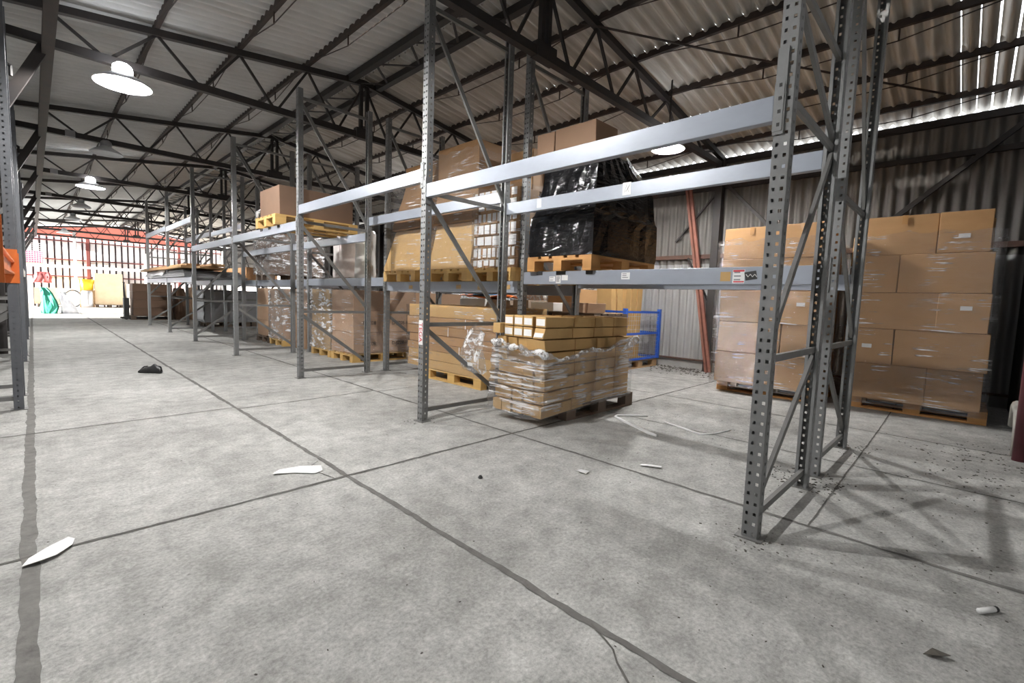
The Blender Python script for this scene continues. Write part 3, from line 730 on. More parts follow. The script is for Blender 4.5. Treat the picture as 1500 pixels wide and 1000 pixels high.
# --- foreground sagging pallet of long cartons
pallet('wood_d', 4.10, 3.06, 0, 'dark weathered pallet under the sagging stack of long cartons', None, 0)
x1f = 4.62
def longbox(xf0, xf1, ys, zf, xb, yb, zb, w, h, label, lab=False, m='card_y'):
    "front end centre (xf,ys,zf) lower-left corner at y; back end at xb"
    mb = MB()
    (y0, z0) = (ys, zf); (y2, z2) = (yb, zb)
    g = .003
    mb.hexa([(xf0, y0+g, z0+g), (xb, y2+g, z2+g), (xb, y2+w-g, z2+g), (xf0, y0+w-g, z0+g), (xf1, y0+g, z0+h-g), (xb, y2+g, z2+h-g), (xb, y2+w-g, z2+h-g), (xf1, y0+w-g, z0+h-g)])
    o = solo('long_carton', mb, M[m], label, 'carton', ((xf0+xb)/2, ys+w/2, min(z0, z2)), 'long cartons of the sagging stack', bevel=.004)
    if lab:
        part('end_label', MB().hexa_ret([(xf0-.002, y0+.012, z0+.018), (xf0, y0+.012, z0+.018), (xf0, y0+w-.012, z0+.018), (xf0-.002, y0+w-.012, z0+.018),
              (xf1-.002, y0+.012, z0+h-.022), (xf1, y0+.012, z0+h-.022), (xf1, y0+w-.012, z0+h-.022), (xf1-.002, y0+w-.012, z0+h-.022)]), M['white'], o, 'white end label')
    for f in (.3, .55, .8):
        xx = xf0+(xb-xf0)*f; zz = z0+(z2-z0)*f; yy = y0+(y2-y0)*f
        part('strap', MB().box(xx-.004, xx+.004, yy-.001, yy+w+.001, zz+.001, zz+h+.0005), M['tape'], o)
    return o
def hexa_ret(s, p): s.hexa(p); return s
MB.hexa_ret = hexa_ret
cols, rows = 5, 6; wf = .122; hf = .108
for r in range(rows):
    for c in range(cols):
        sag = -.07*(1-.8*r/(rows-1))
        xo = 3.155+.02*math.sin(c*1.3+r)-.05*(1-r/5)
        zf = .15+sag+r*hf; zb = .146+r*hf*.97
        y0 = 2.66+c*wf+(-.02*(1-r/5.0))
        longbox(xo+.02*(r/5), xo+.0, y0, zf, x1f, 2.68+c*.116, zb, wf if c < 4 else wf-.004, hf,
                'long brown carton in the sagging stack, %s row up, %s from the near side' % (['bottom','second','third','fourth','fifth','sixth'][r], ['first','second','third','fourth','fifth'][c]))
zt = .136+rows*hf
for r in range(2):
    for c in range(4):
        z0 = zt+.004+r*.102
        off = [0, .155, .275, .40][c]
        longbox(3.15-.03*(r == 0)*(c == 0), 3.15, 2.665+off, z0, 4.58, 2.70+off*.98, .146+6*hf*.97+.006+r*.102, .118 if c else .125, .1,
                'unwrapped long carton with white end label, %s row on top, %s from the near side' % (['lower','upper'][r], ['first','second','third','fourth'][c]), lab=True)
longbox(3.10, 3.10, 3.19, zt-.005+.03, 4.3, 3.2, zt-.005+.03, .1, .1, 'crooked long carton sticking out at the left of the sagging stack top')
# film band with drooping upper edge
mb = MB()
def fg_path(u):
    seq = [(4.63, 2.655), (3.13, 2.635), (3.105, 3.27), (4.63, 3.29)]
    u *= 3; i = min(2, int(u)); f = u-i
    return (seq[i][0]+(seq[i+1][0]-seq[i][0])*f, seq[i][1]+(seq[i+1][1]-seq[i][1])*f)
def fg_top(u):
    if u < 1/3: return .77-.13*math.sin(u*3*math.pi*.5)+.02*math.sin(u*40)
    if u < 2/3: return .66+.10*(u-1/3)*3+.015*math.sin(u*55)
    return .74
def ff(u, v):
    x, y = fg_path(u); z0 = .12-.06*max(0, 1-abs(u-.45)*3); z = z0+(fg_top(u)-z0)*v
    w = R.uniform(-.006, .008)
    d = (-1 if y < 3 else 1)
    return (x+(-.012-w-.055*(1-v) if .33 < u < .67 else 0), y+d*(w+.004)*(0 if .36 < u < .63 else 1), z)
mb.grid(ff, 72, 22)
solo('stretch_wrap', mb, M['film_fg'], 'clear torn stretch film around the sagging long cartons', 'stretch film', (3.9, 2.9, .1), smooth=True)
mb = MB()   # bunched white film rim along the upper edge
pts = []
for i in range(50):
    u = .02+.66*i/49; x, y = fg_path(u)
    pts.append((x-(.03 if u > 1/3 else 0), y-(.03 if u < .36 else 0)+R.uniform(-.006,.006), fg_top(u)-.015+R.uniform(-.012,.012)))
mb.tube(pts, [.010+.028*abs(math.sin(i*.45))*(1 if i > 22 else .35) for i in range(50)], 7)
mb.tube([(4.66, 2.62, .79), (4.60, 2.60, .74), (4.48, 2.61, .69), (4.36, 2.62, .63)], [.006, .05, .035, .008], 7)
for k in range(3):
    zz = .28+.14*k
    mb.tube([(3.10+R.uniform(-.01,.0), 2.66+.6*i/8, zz+R.uniform(-.02,.02)+.02*i/8) for i in range(9)], [.004+.006*R.random() for _ in range(9)], 5)
solo('bunched_film', mb, M['film_lay'], 'bunched white film edge hanging on the sagging long cartons', 'stretch film', (3.2, 2.9, .7), smooth=True)
mb = MB()
mb.grid(lambda u, v: (3.0-.05*math.sin(v*3.1)+.03*math.sin(u*9+v*5), 3.26+.30*u*(.6+.4*math.sin(v*3.1)), .42+.36*v-.1*u*math.sin(v*5)+.02*math.sin(u*14)), 10, 14)
solo('loose_film', mb, M['film_lay'], 'loose clump of clear film billowing off the sagging stack', 'stretch film', (3.0, 3.35, .42), smooth=True)

# --- big flat cartons on the pallet behind the second frame
pallet('wood_y', 4.24, 4.86, 0, 'fresh yellow pallet under the long flat cartons behind the stickered frame', None, math.pi/2)
bz = [.146, .27, .40, .50, .62, .74, .86, 1.03]
for i in range(7):
    a = 3.94+R.uniform(-.02,.02); c = 5.88+R.uniform(-.03,.03)
    o = carton(3.83+R.uniform(-.012,.012), 4.66, a, c, bz[i], bz[i+1], 'long flat brown carton, %s layer of the stack behind the stickered frame' % ['bottom','second','third','fourth','fifth','sixth','top'][i], 'card_y' if i in (0,1,6) else 'card', 'long flat cartons behind the stickered frame', jit=.004)
    if i in (1, 2, 4, 5):
        for f in (.25+.06*i, .68+.03*i):
            yy = a+(c-a)*f % 1
            part('strap', MB().box(3.812, 3.814, yy-.006, yy+.006, bz[i], bz[i+1]), M['white'], o, 'white strap')
wrap(3.83, 4.66, 3.94, 5.88, .14, 1.02, 'clear stretch film around the long flat cartons', 'film')
# row of small goods on / behind them at the height of the lower beam
items = [(4.85, 5.2, 5.35, 5.95, 1.0, 1.14, 'whitebox'), (4.8, 5.2, 4.75, 5.2, 1.0, 1.13, 'card_g'), (4.8, 5.2, 4.4, 4.7, 1.0, 1.14, 'card_g'), (4.8, 5.2, 3.95, 4.35, 1.0, 1.12, 'whitebox'), (4.8, 5.2, 3.4, 3.8, 1.0, 1.13, 'card_p')]
nm = ['pale grey carton left of the stickered post, behind the long flat cartons','greyish carton just right of the stickered post, behind the long flat cartons','dull brown carton mid way behind the long flat cartons','white wrapped carton behind the long flat cartons','pinkish carton at the right end behind the long flat cartons']
for (a, c, d, e, f, g, m), s in zip(items, nm): 
    carton(a, c, d, e, f, g, s, m, 'small cartons behind the long flat cartons')
pallet('wood_d', 5.35, 4.0, .85, 'dark pallet on the low stack behind the long flat cartons', None, math.pi/2)
pallet('wood_d', 5.35, 5.4, .85, 'dark pallet at the far end of the low stack behind the long flat cartons', None, math.pi/2)
for q, (y0, y1) in enumerate(((3.4, 4.65), (4.75, 6.0))):
    for i in range(2):
        carton(4.86, 5.75, y0, y1, .0+.425*i, .425*(i+1), 'dark carton, %s layer of the low stack behind the long flat cartons, %s half' % (['bottom','upper'][i], ['near','far'][q]), 'card_d', 'dark low stack behind the flat cartons')
mb = MB(); mb.grid(lambda u, v: (4.95+.3*v, 4.9+1.2*u, 1.17+.02*math.sin(u*9)+.02*math.sin(v*6)), 14, 4)
solo('plastic_bag', mb, M['orange'], 'orange plastic sheeting on goods behind the long flat cartons', 'bag', (5, 5.5, 1.14), smooth=True, solid=.01)
mb = MB(); mb.grid(lambda u, v: (4.95+.3*v, 5.45+.55*u, 1.205+.02*math.sin(u*7)), 10, 3)
solo('plastic_bag', mb, mat('blue_bag', (.1,.35,.7), .5), 'blue plastic sheet above the orange one, left of the stickered post', 'bag', (5, 5.7, 1.18), smooth=True, solid=.01)

# --- black wrapped load on the back row, nearest bay
pallet('wood_o', 4.22, 2.95, Z1[0], 'orange-brown pallet under the black wrapped load', None, 0)
def blackload():
    mb = MB(); rr = random.Random(3)
    lv = [(1.578, 0, 0), (1.62, .0, 0), (1.90, .0, .0), (1.97, .0, .0), (2.0, .02, .01), (2.04, .025, .04), (2.28, .03, .10), (2.40, .035, .42), (2.53, .04, .62), (2.55, .12, .66)]
    per = []
    k = len(mb.v); n = 0
    for li, (z, ins, skew) in enumerate(lv):
        x0, x1, y0, y1 = 3.63+ins, 4.83-ins-skew, 2.55+ins*.3, 3.34-ins-min(skew, .1)
        ring = []
        for (a, c) in (((x0,y0),(x1,y0)), ((x1,y0),(x1,y1)), ((x1,y1),(x0,y1)), ((x0,y1),(x0,y0))):
            for i in range(10):
                f = i/10
                ring.append((a[0]+(c[0]-a[0])*f+rr.uniform(-.008,.008), a[1]+(c[1]-a[1])*f+rr.uniform(-.008,.008), z+rr.uniform(-.008,.008)*(1 if li else 0)))
        n = len(ring); mb.v += ring
    for li in range(len(lv)-1):
        for i in range(n):
            mb.f.append((k+li*n+i, k+li*n+(i+1)%n, k+(li+1)*n+(i+1)%n, k+(li+1)*n+i)); mb.m.append(0)
    mb.f.append(tuple(k+(len(lv)-1)*n+i for i in range(n))); mb.m.append(0)
    mb.f.append(tuple(k+i for i in reversed(range(n)))); mb.m.append(0)
    return mb
solo('black_wrapped_load', blackload(), M['blackfilm'], 'tall load wrapped in shiny black film on the back rack', 'wrapped load', (4.2, 2.95, 1.578))
mb = MB(); mb.tube([(4.12, 2.54, 2.55), (4.24, 2.53, 2.45), (4.34, 2.52, 2.40), (4.55, 2.54, 2.31)], [.008, .016, .02, .006], 6)
solo('film_tail', mb, M['film_lay'], 'white torn film tail on the side of the black wrapped load', 'stretch film', (4.2, 2.5, 2.2), smooth=True)
carton(3.78, 4.12, 3.19, 3.42, 2.552, 2.86, 'narrow tan carton standing on the black wrapped load, left', 'card_t', 'cartons on the black wrapped load')
carton(3.78, 4.16, 2.68, 3.18, 2.552, 2.865, 'wide tan carton standing on the black wrapped load, right', 'card_t', 'cartons on the black wrapped load')

# --- three loads on the back row, second bay
LB = 'loads on the back rack in the second bay'
for i, (yc, s) in enumerate(((5.78, 'left'), (4.70, 'middle'), (3.90, 'right'))):
    pallet('wood_y', 4.2, yc, Z1[1], 'yellow pallet on the lower beams of the second bay, %s of three' % s, 'pallets on the second bay lower beams', 0)
def loft(levels, rr, nz=2, ns=8, wob=.006):
    mb = MB(); k = 0; n = 0
    for li, (z, x0, x1, y0, y1) in enumerate(levels):
        for (a, c) in (((x0,y0),(x1,y0)), ((x1,y0),(x1,y1)), ((x1,y1),(x0,y1)), ((x0,y1),(x0,y0))):
            for i in range(ns):
                f = i/ns; o = rr.uniform(-wob, wob)
                mb.v.append((a[0]+(c[0]-a[0])*f+o, a[1]+(c[1]-a[1])*f+o, z))
    n = ns*4
    for li in range(len(levels)-1):
        for i in range(n):
            mb.f.append((k+li*n+i, k+li*n+(i+1)%n, k+(li+1)*n+(i+1)%n, k+(li+1)*n+i)); mb.m.append(0)
    mb.f.append(tuple((len(levels)-1)*n+i for i in range(n))); mb.m.append(0)
    mb.f.append(tuple(i for i in reversed(range(n)))); mb.m.append(0)
    return mb
zp = Z1[1]+.146
M['card_b'] = mat('cardboard_deep_brown', (.29,.15,.052), .6, 0, (.23,.12,.045), 3, amt=.8, bump=.05, bscale=60)
def bulk(lo, up, sd, where):
    solo('bulk_carton', loft(lo, random.Random(sd), wob=.004), M['card_y'], 'ochre lower bulk carton on the %s pallet of the second bay' % where, 'bulk carton', (4.2, lo[0][3], zp), LB, bevel=.01)
    solo('bulk_carton', loft(up, random.Random(sd+5), wob=.004), M['card_b'], 'tall deep brown bulk carton, upper one on the %s pallet of the second bay' % where, 'bulk carton', (4.2, lo[0][3], 2.05), LB, bevel=.01)
bulk([(zp, 3.62,4.8,5.30,6.20), (zp+.05, 3.62,4.8,5.30,6.21), (1.75, 3.64,4.78,5.31,6.1), (2.04, 3.68,4.75,5.32,5.99)],
     [(2.045, 3.62,4.76,5.29,6.0), (2.12, 3.63,4.75,5.28,6.0), (2.5, 3.70,4.72,5.2,5.86), (2.74, 3.72,4.7,5.14,5.78), (2.90, 3.71,4.71,5.07,5.82)], 1, 'left')
bulk([(zp, 3.62,4.8,4.28,5.10), (zp+.05, 3.62,4.8,4.28,5.11), (1.75, 3.64,4.78,4.25,5.05), (2.04, 3.67,4.75,4.22,5.0)],
     [(2.045, 3.61,4.76,4.17,5.01), (2.12, 3.62,4.75,4.17,5.0), (2.5, 3.66,4.75,4.2,4.98), (2.97, 3.66,4.75,4.21,4.99)], 2, 'middle')
wrap(3.64, 4.76, 4.2, 5.02, zp, 2.88, 'clear stretch film around the middle bulk cartons of the second bay', 'film', off=.03)
wrap(3.65, 4.76, 5.26, 5.98, zp, 2.7, 'clear stretch film around the left bulk cartons of the second bay', 'film', off=.03)
carton(3.95, 4.6, 3.62, 4.1, 2.36, 2.82, 'brown carton topping the stack of small white boxes', 'card', LB)
# small white-faced boxes
rr = random.Random(5)
zz = zp; r = 0
while zz < 2.33:
    hh = [.10, .13, .13, .13, .12, .13, .11, .12][r % 8]
    y = 3.54; c = 0
    while y < 4.2:
        w = .10 if r % 3 == 0 else (.075 if r % 3 == 1 else .125)
        w = min(w+rr.uniform(-.005,.005), 4.24-y)
        if w < .03: break
        o = carton(3.66+rr.uniform(-.012,.012), 3.98, y, y+w, zz, zz+hh, 'small white-fronted box beside the bulk cartons, %s layer, %s from the right' % (['bottom','second','third','fourth','fifth','sixth','seventh','eighth'][r], ['first','second','third','fourth','fifth','sixth','seventh','eighth','ninth','tenth'][c]), 'card', 'small white-fronted boxes of the second bay', jit=.003, name='small_box')
        part('white_front', MB().box(3.64, 3.643, y+.006+.02*rr.random(), y+w-.006, zz+.01+.02*rr.random(), zz+hh-.01), M['white'], o)
        y += w+.004; c += 1
    zz += hh+.002; r += 1
carton(4.0, 4.7, 3.54, 4.22, zp, 2.33, 'plain brown bulk box behind the small white-fronted boxes', 'card_d', LB)
wrap(3.64, 4.7, 3.54, 4.22, zp, 2.36, 'wrinkled clear film over the small white-fronted boxes', 'film', off=.025)

# --- aisle row, third bay, upper pallet
pallet('wood_y', 2.95, 7.28, ZF[2]-.02+.02, 'yellow pallet on the upper beams of the third bay', None, 0)
for k, y in enumerate((6.93, 7.28, 7.63)): bracket(BF[2], XA, y, ZF[2], .1)
carton(2.42, 3.5, 6.93, 7.70, ZF[2]+.146, 2.60, 'dark brown carton on the upper pallet of the third bay', 'card_d', None, jit=.012)
mb = MB(); mb.tube([(2.36, 7.66, 2.2), (2.38, 7.7, 2.28), (2.42, 7.68, 2.34)], [.02, .035, .008], 6)
solo('film_scrap', mb, M['film_lay'], 'scrap of film on the upper pallet of the third bay', 'stretch film', (2.38, 7.66, 2.2), smooth=True)
# --- back row, third and fourth bays
pallet('wood_d', 4.2, 11.4, Z1[3], 'dark pallet under the wrapped brown load in the fourth bay', None, 0)
carton(3.62, 4.8, 11.0, 11.9, Z1[3]+.146, 2.05, 'large dark brown carton, lower of two in the fourth bay', 'card_d', 'dark cartons of the fourth bay', jit=.02)
carton(3.64, 4.8, 11.0, 11.85, 2.05, 2.42, 'large dark brown carton, upper of two in the fourth bay', 'card_d', 'dark cartons of the fourth bay', jit=.02)
wrap(3.62, 4.8, 11.0, 11.9, Z1[3]+.12, 2.4, 'clear film around the dark cartons of the fourth bay', 'film_w', off=.03)
solo('deck_panel', MB().box(3.72, 4.68, 7.5, 8.95, Z1[2], Z1[2]+.015), M['wood_d'], 'dark plywood deck under the wrapped rolls in the third bay', 'panel', (4.2, 8.2, Z1[2]))
for i, (y, w) in enumerate(((9.0-.3, .28), (8.3, .42), (7.75, .36))):
    mb = MB(); 
    mb.lathe((4.15, y, Z1[2]+.015), [(0, 0), (w*.5, .01), (w*.52, .1), (w*.47, .45), (w*.5, .78), (w*.4, .84), (0, .85)], 18)
    o = solo('wrapped_roll', mb, mat('pale_roll_%d' % i, [(.9,.8,.78), (.85,.78,.74), (.95,.94,.92)][i], .35, 0, [(.95,.92,.9), (.62,.5,.44), (.88,.85,.8)][i], 7, amt=.5), ['pinkish wrapped roll, left of three in the third bay','wide pale wrapped roll, middle of three in the third bay','white wrapped roll, right of three in the third bay'][i], 'roll', (4.15, y, Z1[2]+.015), 'wrapped rolls of the third bay', smooth=True)

# --- floor stack F1 under bays two/three
for q, (yc, s) in enumerate(((7.66, 'near'), (8.5, 'far'))):
    pallet('wood_y', 4.27, yc, 0, 'yellow floor pallet under the lettered cartons, %s one' % s, 'floor pallets under the lettered cartons', 0)
zf = [.146, .50, .86, 1.21]
for q, (a, c) in enumerate(((7.27, 8.05), (8.12, 8.9))):
    for i in range(3):
        for h, (xa, xb) in enumerate(((3.68, 4.26), (4.28, 4.86))):
            o = carton(xa, xb, a, c, zf[i], zf[i+1], 'ochre lettered carton, %s layer, %s pallet, %s half, under the rack' % (['bottom','middle','top'][i], ['near','far'][q], ['aisle','wall'][h]), 'card_y' if q else 'card_p', 'lettered cartons under the rack', jit=.01)
            if q == 0 and i < 2:
                text_part(['E4JZ08', 'D-JZ08-K'][h], .085, M['ink'], o, ((xa+xb)/2, a-.013, zf[i]+.16), (1,0,0), (0,0,1))
wrap(3.68, 4.86, 7.27, 8.05, .13, 1.21, 'clear film around the near lettered cartons under the rack', 'film', off=.02)
wrap(3.68, 4.86, 8.12, 8.9, .13, 1.21, 'clear film around the far lettered cartons under the rack', 'film_w', off=.025)
pallet('wood', 5.6, 7.9, 0, 'used floor pallet right of the lettered cartons', None, 0)
for i in range(3):
    carton(5.0, 6.15, 7.5, 8.3, zf[i], zf[i+1], 'pinkish carton, %s layer of the stack right of the lettered cartons' % ['bottom','middle','top'][i], 'card_p', 'pinkish stack right of the lettered cartons')
# --- F2
for q, (yc, s) in enumerate(((10.6, 'near'), (11.45, 'far'))):
    pallet('wood_y' if q == 0 else 'wood_d', 4.22, yc, 0, '%s floor pallet under the carton stacks of the fourth bay' % ['yellow','dark'][q], None, 0)
    for i in range(3):
        carton(3.63, 4.3, yc-.38, yc+.38, zf[i], zf[i+1], 'pinkish carton, %s layer, %s floor stack of the fourth bay' % (['bottom','middle','top'][i], s), 'card_p', 'floor cartons of the fourth bay', jit=.012)
        carton(4.31, 4.85, yc-.38, yc+.38, zf[i], zf[i+1], 'brown carton, rear %s layer, %s floor stack of the fourth bay' % (['bottom','middle','top'][i], s), 'card', 'floor cartons of the fourth bay', jit=.012)
wrap(3.63, 4.85, 10.22, 10.98, .13, 1.2, 'cloudy film around the near floor stack of the fourth bay', 'film_w', off=.025)
carton(3.75, 4.3, 9.55, 10.05, 0, .72, 'small pale carton on the floor beside the fourth bay stacks', 'card_p', None)

# --- sheets and timber on far bays, aisle row
t = MB()
for i in range(4):
    t.box(2.35+.03*i, 3.6, 12.4+.2*i, 17.2-.15*i, 1.40+.045*i, 1.435+.045*i)
solo('sheet_stack', t, M['greysheet'], 'grey flat sheets stacked on the fifth and sixth bay lower beams', 'sheets', (3, 15, 1.4))
for i, (x, y0, y1, z) in enumerate(((2.45, 12.6, 18.2, 1.60), (2.75, 12.3, 17.9, 1.60), (3.05, 12.5, 18.4, 1.60), (2.6, 12.8, 18.6, 1.66), (2.95, 12.2, 18.0, 1.66))):
    solo('timber_board', MB().box(x-.13, x+.13, y0, y1, z, z+.05), M['card'], 'pale timber board on the grey sheets, %s' % ['lower left','lower middle','lower right','upper left','upper right'][i], 'board', (x, 15, z), 'timber boards on the far bays')
mb = MB(); mb.grid(lambda u, v: (2.34+.75*u, 14.9+2.6*v, 1.585+.015+.035*math.sin(u*8+v*3)*math.sin(v*7)-.16*max(0, .12-u)/.12), 10, 20)
solo('plastic_sheet', mb, M['whitebag'], 'crumpled white plastic sheet over the far lower beams', 'plastic sheet', (2.6, 16, 1.58), smooth=True, solid=.006)
for i in range(3):
    solo('timber_plank', MB().box(3.75+.3*i, 4.02+.3*i, 13.0+.2*i, 19.0, 1.42, 1.72), M['plank'], 'orange timber beam on the back row far bays, %s from the aisle' % ORD[i].replace('nearest','first'), 'timber', (3.9+.3*i, 16, 1.42), 'orange timber on the back row')

# --- grey wrapped load on floor, fifth bay
pallet('wood_d', 4.25, 16.9, 0, 'dark pallet under the grey wrapped sheets, aisle end', None, 0)
pallet('wood_d', 5.5, 16.9, 0, 'dark pallet under the grey wrapped sheets, wall end', None, 0)
solo('grey_wrapped_load', loft([(.146,3.62,5.9,16.5,17.6),(.5,3.6,5.92,16.48,17.6),(.9,3.62,5.9,16.5,17.6),(1.08,3.62,5.9,16.5,17.6),(1.14,3.7,5.85,16.55,17.5)], random.Random(4), wob=.015), M['greysheet'], 'low grey wrapped load on dark pallets under the sixth bay', 'wrapped load', (4.7, 17, .146))
mb = MB(); mb.grid(lambda u, v: (3.585-.012*math.sin(v*20), 16.5+1.1*u, .2+.9*v), 12, 16)
solo('film_cover', mb, M['whitebag'], 'crinkled white film on the aisle end of the grey wrapped load', 'stretch film', (3.58, 17, .2), smooth=True, solid=.004)
# --- dark cartons at the far end of the aisle row
pallet('wood_d', 2.95, 21.1, 0, 'dark pallet under the dark brown stack at the row end', None, 0)
for i in range(4):
    carton(2.42, 3.55, 20.75, 21.5, .146+.28*i, .146+.28*(i+1), 'dark brown carton, %s layer of the stack at the far row end' % ['bottom','second','third','top'][i], 'card_d', 'dark stack at the far row end')
t = empty('pallet_truck', 'black hand pallet truck standing at the dark stack', 'pallet truck', (2.2, 21.1, 0))
part('fork', MB().box(2.12, 3.4, 20.9, 21.0, .03, .09), M['black'], t); part('fork', MB().box(2.12, 3.4, 21.2, 21.3, .03, .09), M['black'], t)
part('hydraulic_block', MB().box(2.2, 2.34, 20.95, 21.25, .06, .75), M['black'], t)
part('handle', MB().tube([(2.25, 21.1, .7), (2.22, 21.1, 1.2), (2.22, 20.95, 1.28), (2.22, 21.25, 1.28)], .02, 8), M['black'], t)
for y in (20.95, 21.25): part('wheel', MB().tube([(2.25, y-.03, .06), (2.25, y+.03, .06)], .06, 12), M['black'], t)
for i, (x, h) in enumerate(((3.82, 1.15), (4.27, 1.2), (4.72, 1.1))):
    solo('wrapped_bale', loft([(0,x-.18,x+.18,20.8,21.6),(.3,x-.2,x+.2,20.78,21.6),(h*.7,x-.17,x+.17,20.8,21.6),(h,x-.12,x+.12,20.9,21.5)], random.Random(i), wob=.02), M[['card_d','card_p','maroonbag'][i]], ['dark wrapped bale right of the dark far stack','pinkish wrapped bale behind the far frames','dark red wrapped bale behind the far frames'][i], 'bale', (x, 21.2, 0), 'bales behind the far frames')

# --- blue stillage with cartons
def stillage():
    x0, x1, y0, y1 = 7.0, 8.2, 4.18, 4.98
    pallet('wood', 7.6, 4.58, 0, 'used pallet under the blue mesh stillage', None, 0)
    t = empty('mesh_stillage', 'blue steel mesh stillage collar by right wall', 'stillage', (7.6, 4.58, .146))
    for x in (x0, x1):
        for y in (y0, y1): part('corner_post', MB().box(x-.03, x+.03, y-.03, y+.03, .146, 1.06), M['blue'], t)
    for z in (.17, .62, 1.0):
        for y in (y0, y1): part('rail', MB().box(x0, x1, y-.015, y+.015, z-.018, z+.018), M['blue'], t)
        for x in (x0, x1): part('rail', MB().box(x-.015, x+.015, y0, y1, z-.018, z+.018), M['blue'], t)
    for y in (y0, y1):
        w = MB()
        for i in range(1, 16): w.tube([(x0+(x1-x0)*i/16, y, .17), (x0+(x1-x0)*i/16, y, 1.0)], .0028, 4)
        for i in range(1, 11): w.tube([(x0, y, .17+.83*i/11), (x1, y, .17+.83*i/11)], .0028, 4)
        part('wire_mesh', w, M['zinc'], t)
    for x in (x0, x1):
        w = MB()
        for i in range(1, 11): w.tube([(x, y0+(y1-y0)*i/11, .17), (x, y0+(y1-y0)*i/11, 1.0)], .0028, 4)
        for i in range(1, 11): w.tube([(x, y0, .17+.83*i/11), (x, y1, .17+.83*i/11)], .0028, 4)
        part('wire_mesh', w, M['zinc'], t)
stillage()
tl = [(7.06, 7.2, -.03), (7.25, 7.42, -.03), (7.44, 7.60, .09), (7.62, 7.79, .12), (7.81, 7.98, .14)]
for i, (a, c, lean) in enumerate(tl):
    mb = MB(); h = [1.42, 1.5, 1.55, 1.6, 1.62][i]
    mb.hexa([(a, 4.45, .147), (c, 4.45, .147), (c, 4.75, .147), (a, 4.75, .147), (a+lean, 4.5, h), (c+lean, 4.5, h), (c+lean, 4.8, h), (a+lean, 4.8, h)])
    solo('tall_carton', mb, M['card_y'], 'tall slim carton standing in the blue stillage, %s from the left' % ['first','second','third','fourth','fifth'][i], 'carton', ((a+c)/2, 4.6, .147), 'tall cartons in the blue stillage', bevel=.005)
# loads behind back row in bays one/two (pinkish wrapped and taped carton stack)
pallet('wood', 6.25, 5.1, 0, 'used pallet under the pinkish wrapped stack behind the back row', None, math.pi/2)
BK = [(5.95, 6.55, 5.05, 5.75), (5.95, 6.55, 4.45, 5.02)]
for q, (a, c, d, e) in enumerate(BK):
    for i in range(4):
        carton(a, c, d, e, .146+.3*i, .146+.3*(i+1), 'carton, %s layer of the %s stack behind the black load' % (LAY[i] if i < 3 else 'top', ['pinkish wrapped','taped brown'][q]), ['card_p','card'][q], 'cartons behind the black load')
wrap(5.95, 6.55, 5.05, 5.75, .14, 1.34, 'white wrinkled film around the pinkish stack behind the back row', 'film_lay', off=.02)

# ------------------------------------------------------------------ lamps
def lamp(x, y, z, top, on, label, rad=.24, power=0):
    t = empty('high_bay_lamp', label, 'ceiling lamp', (x, y, z), 'high bay ceiling lamps')
    part('shade', MB().lathe((x, y, z), [(rad, 0), (rad*1.0, .012), (rad*.8, .05), (rad*.42, .10), (rad*.33, .12)], 32), M['lampshade'], t, smooth=True, solid=.004)
    part('ballast_housing', MB().lathe((x, y, z), [(0, .11), (rad*.33, .115), (rad*.36, .15), (rad*.33, .19), (rad*.2, .22), (0, .23)], 20), M['globe'] if on else M['grey'], t, smooth=True)
    part('hanger', MB().tube([(x, y, z+.22), (x, y, top)], .012, 8), M['truss'], t)
    part('bulb', MB().lathe((x, y, z+.1), [(0,-.02), (.02,-.016), (.032,0), (.028,.02), (0,.028)], 16), M['glow'] if on else M['lampshade'], t, smooth=True)
    if on and power:
        l = bpy.data.lights.new('lamp_light', 'POINT'); l.shadow_soft_size = .035; l.energy = power; l.color = (1.,.985,.96)
        lo = bpy.data.objects.new('lamp_light', l); lo.location = (x, y, z+.045); C.objects.link(lo)
PW = 250
lamp(.85, 3.10, 3.25, BZ, True, 'lit high bay lamp above the near aisle', .25, PW)
lamp(.76, 6.70, 3.27, BZ-.05, True, 'large lit round lamp hanging at upper left over the aisle', .25, PW)
lamp(.95, 10.55, 3.32, BZ-.05, False, 'unlit grey lamp, second along the aisle', .22)
lamp(1.0, 14.35, 3.32, BZ-.05, True, 'lit lamp farther along the aisle beyond the unlit one', .25, PW*1.4)
lamp(1.05, 18.2, 3.32, BZ-.05, False, 'unlit lamp third to last along the aisle', .22)
lamp(1.05, 21.9, 3.32, BZ-.05, False, 'unlit lamp second to last along the aisle', .22)
lamp(1.05, 28.0, 3.32, BZ-.05, False, 'unlit lamp near the far red gable', .25)
lamp(2.4, -3.2, 3.4, 4.35, True, 'added fill lamp, unseen behind the viewpoint, over the near end of the hall', .25, PW*.3)  # unseen lamp added to brighten the near-side faces and foreground floor
lamp(6.1, 9.3, 3.2, roofz(6.1)+.1, True, 'added fill lamp over the wall-side aisle, hidden behind the tall bulk cartons', .21, PW*.8)  # unseen lamp added to light the rolls and roof beyond the racks
lamp(6.0, 3.08, 3.20, roofz(6.0)+.1, True, 'small lit lamp hanging right of the black wrapped load', .21, PW*1.0)
for i, (x, y) in enumerate(((.52, 10.72), (.42, 14.47), (.4, 18.22))):
    solo('junction_box', MB().box(x-.06, x+.06, y-.09, y-.045, BZ-.05, BZ+.05), M['grey'], 'small grey junction box on the bottom chord, %s from the camera' % ORD[i].replace('nearest','first'), 'junction box', (x, y, BZ-.05), 'junction boxes on the trusses')

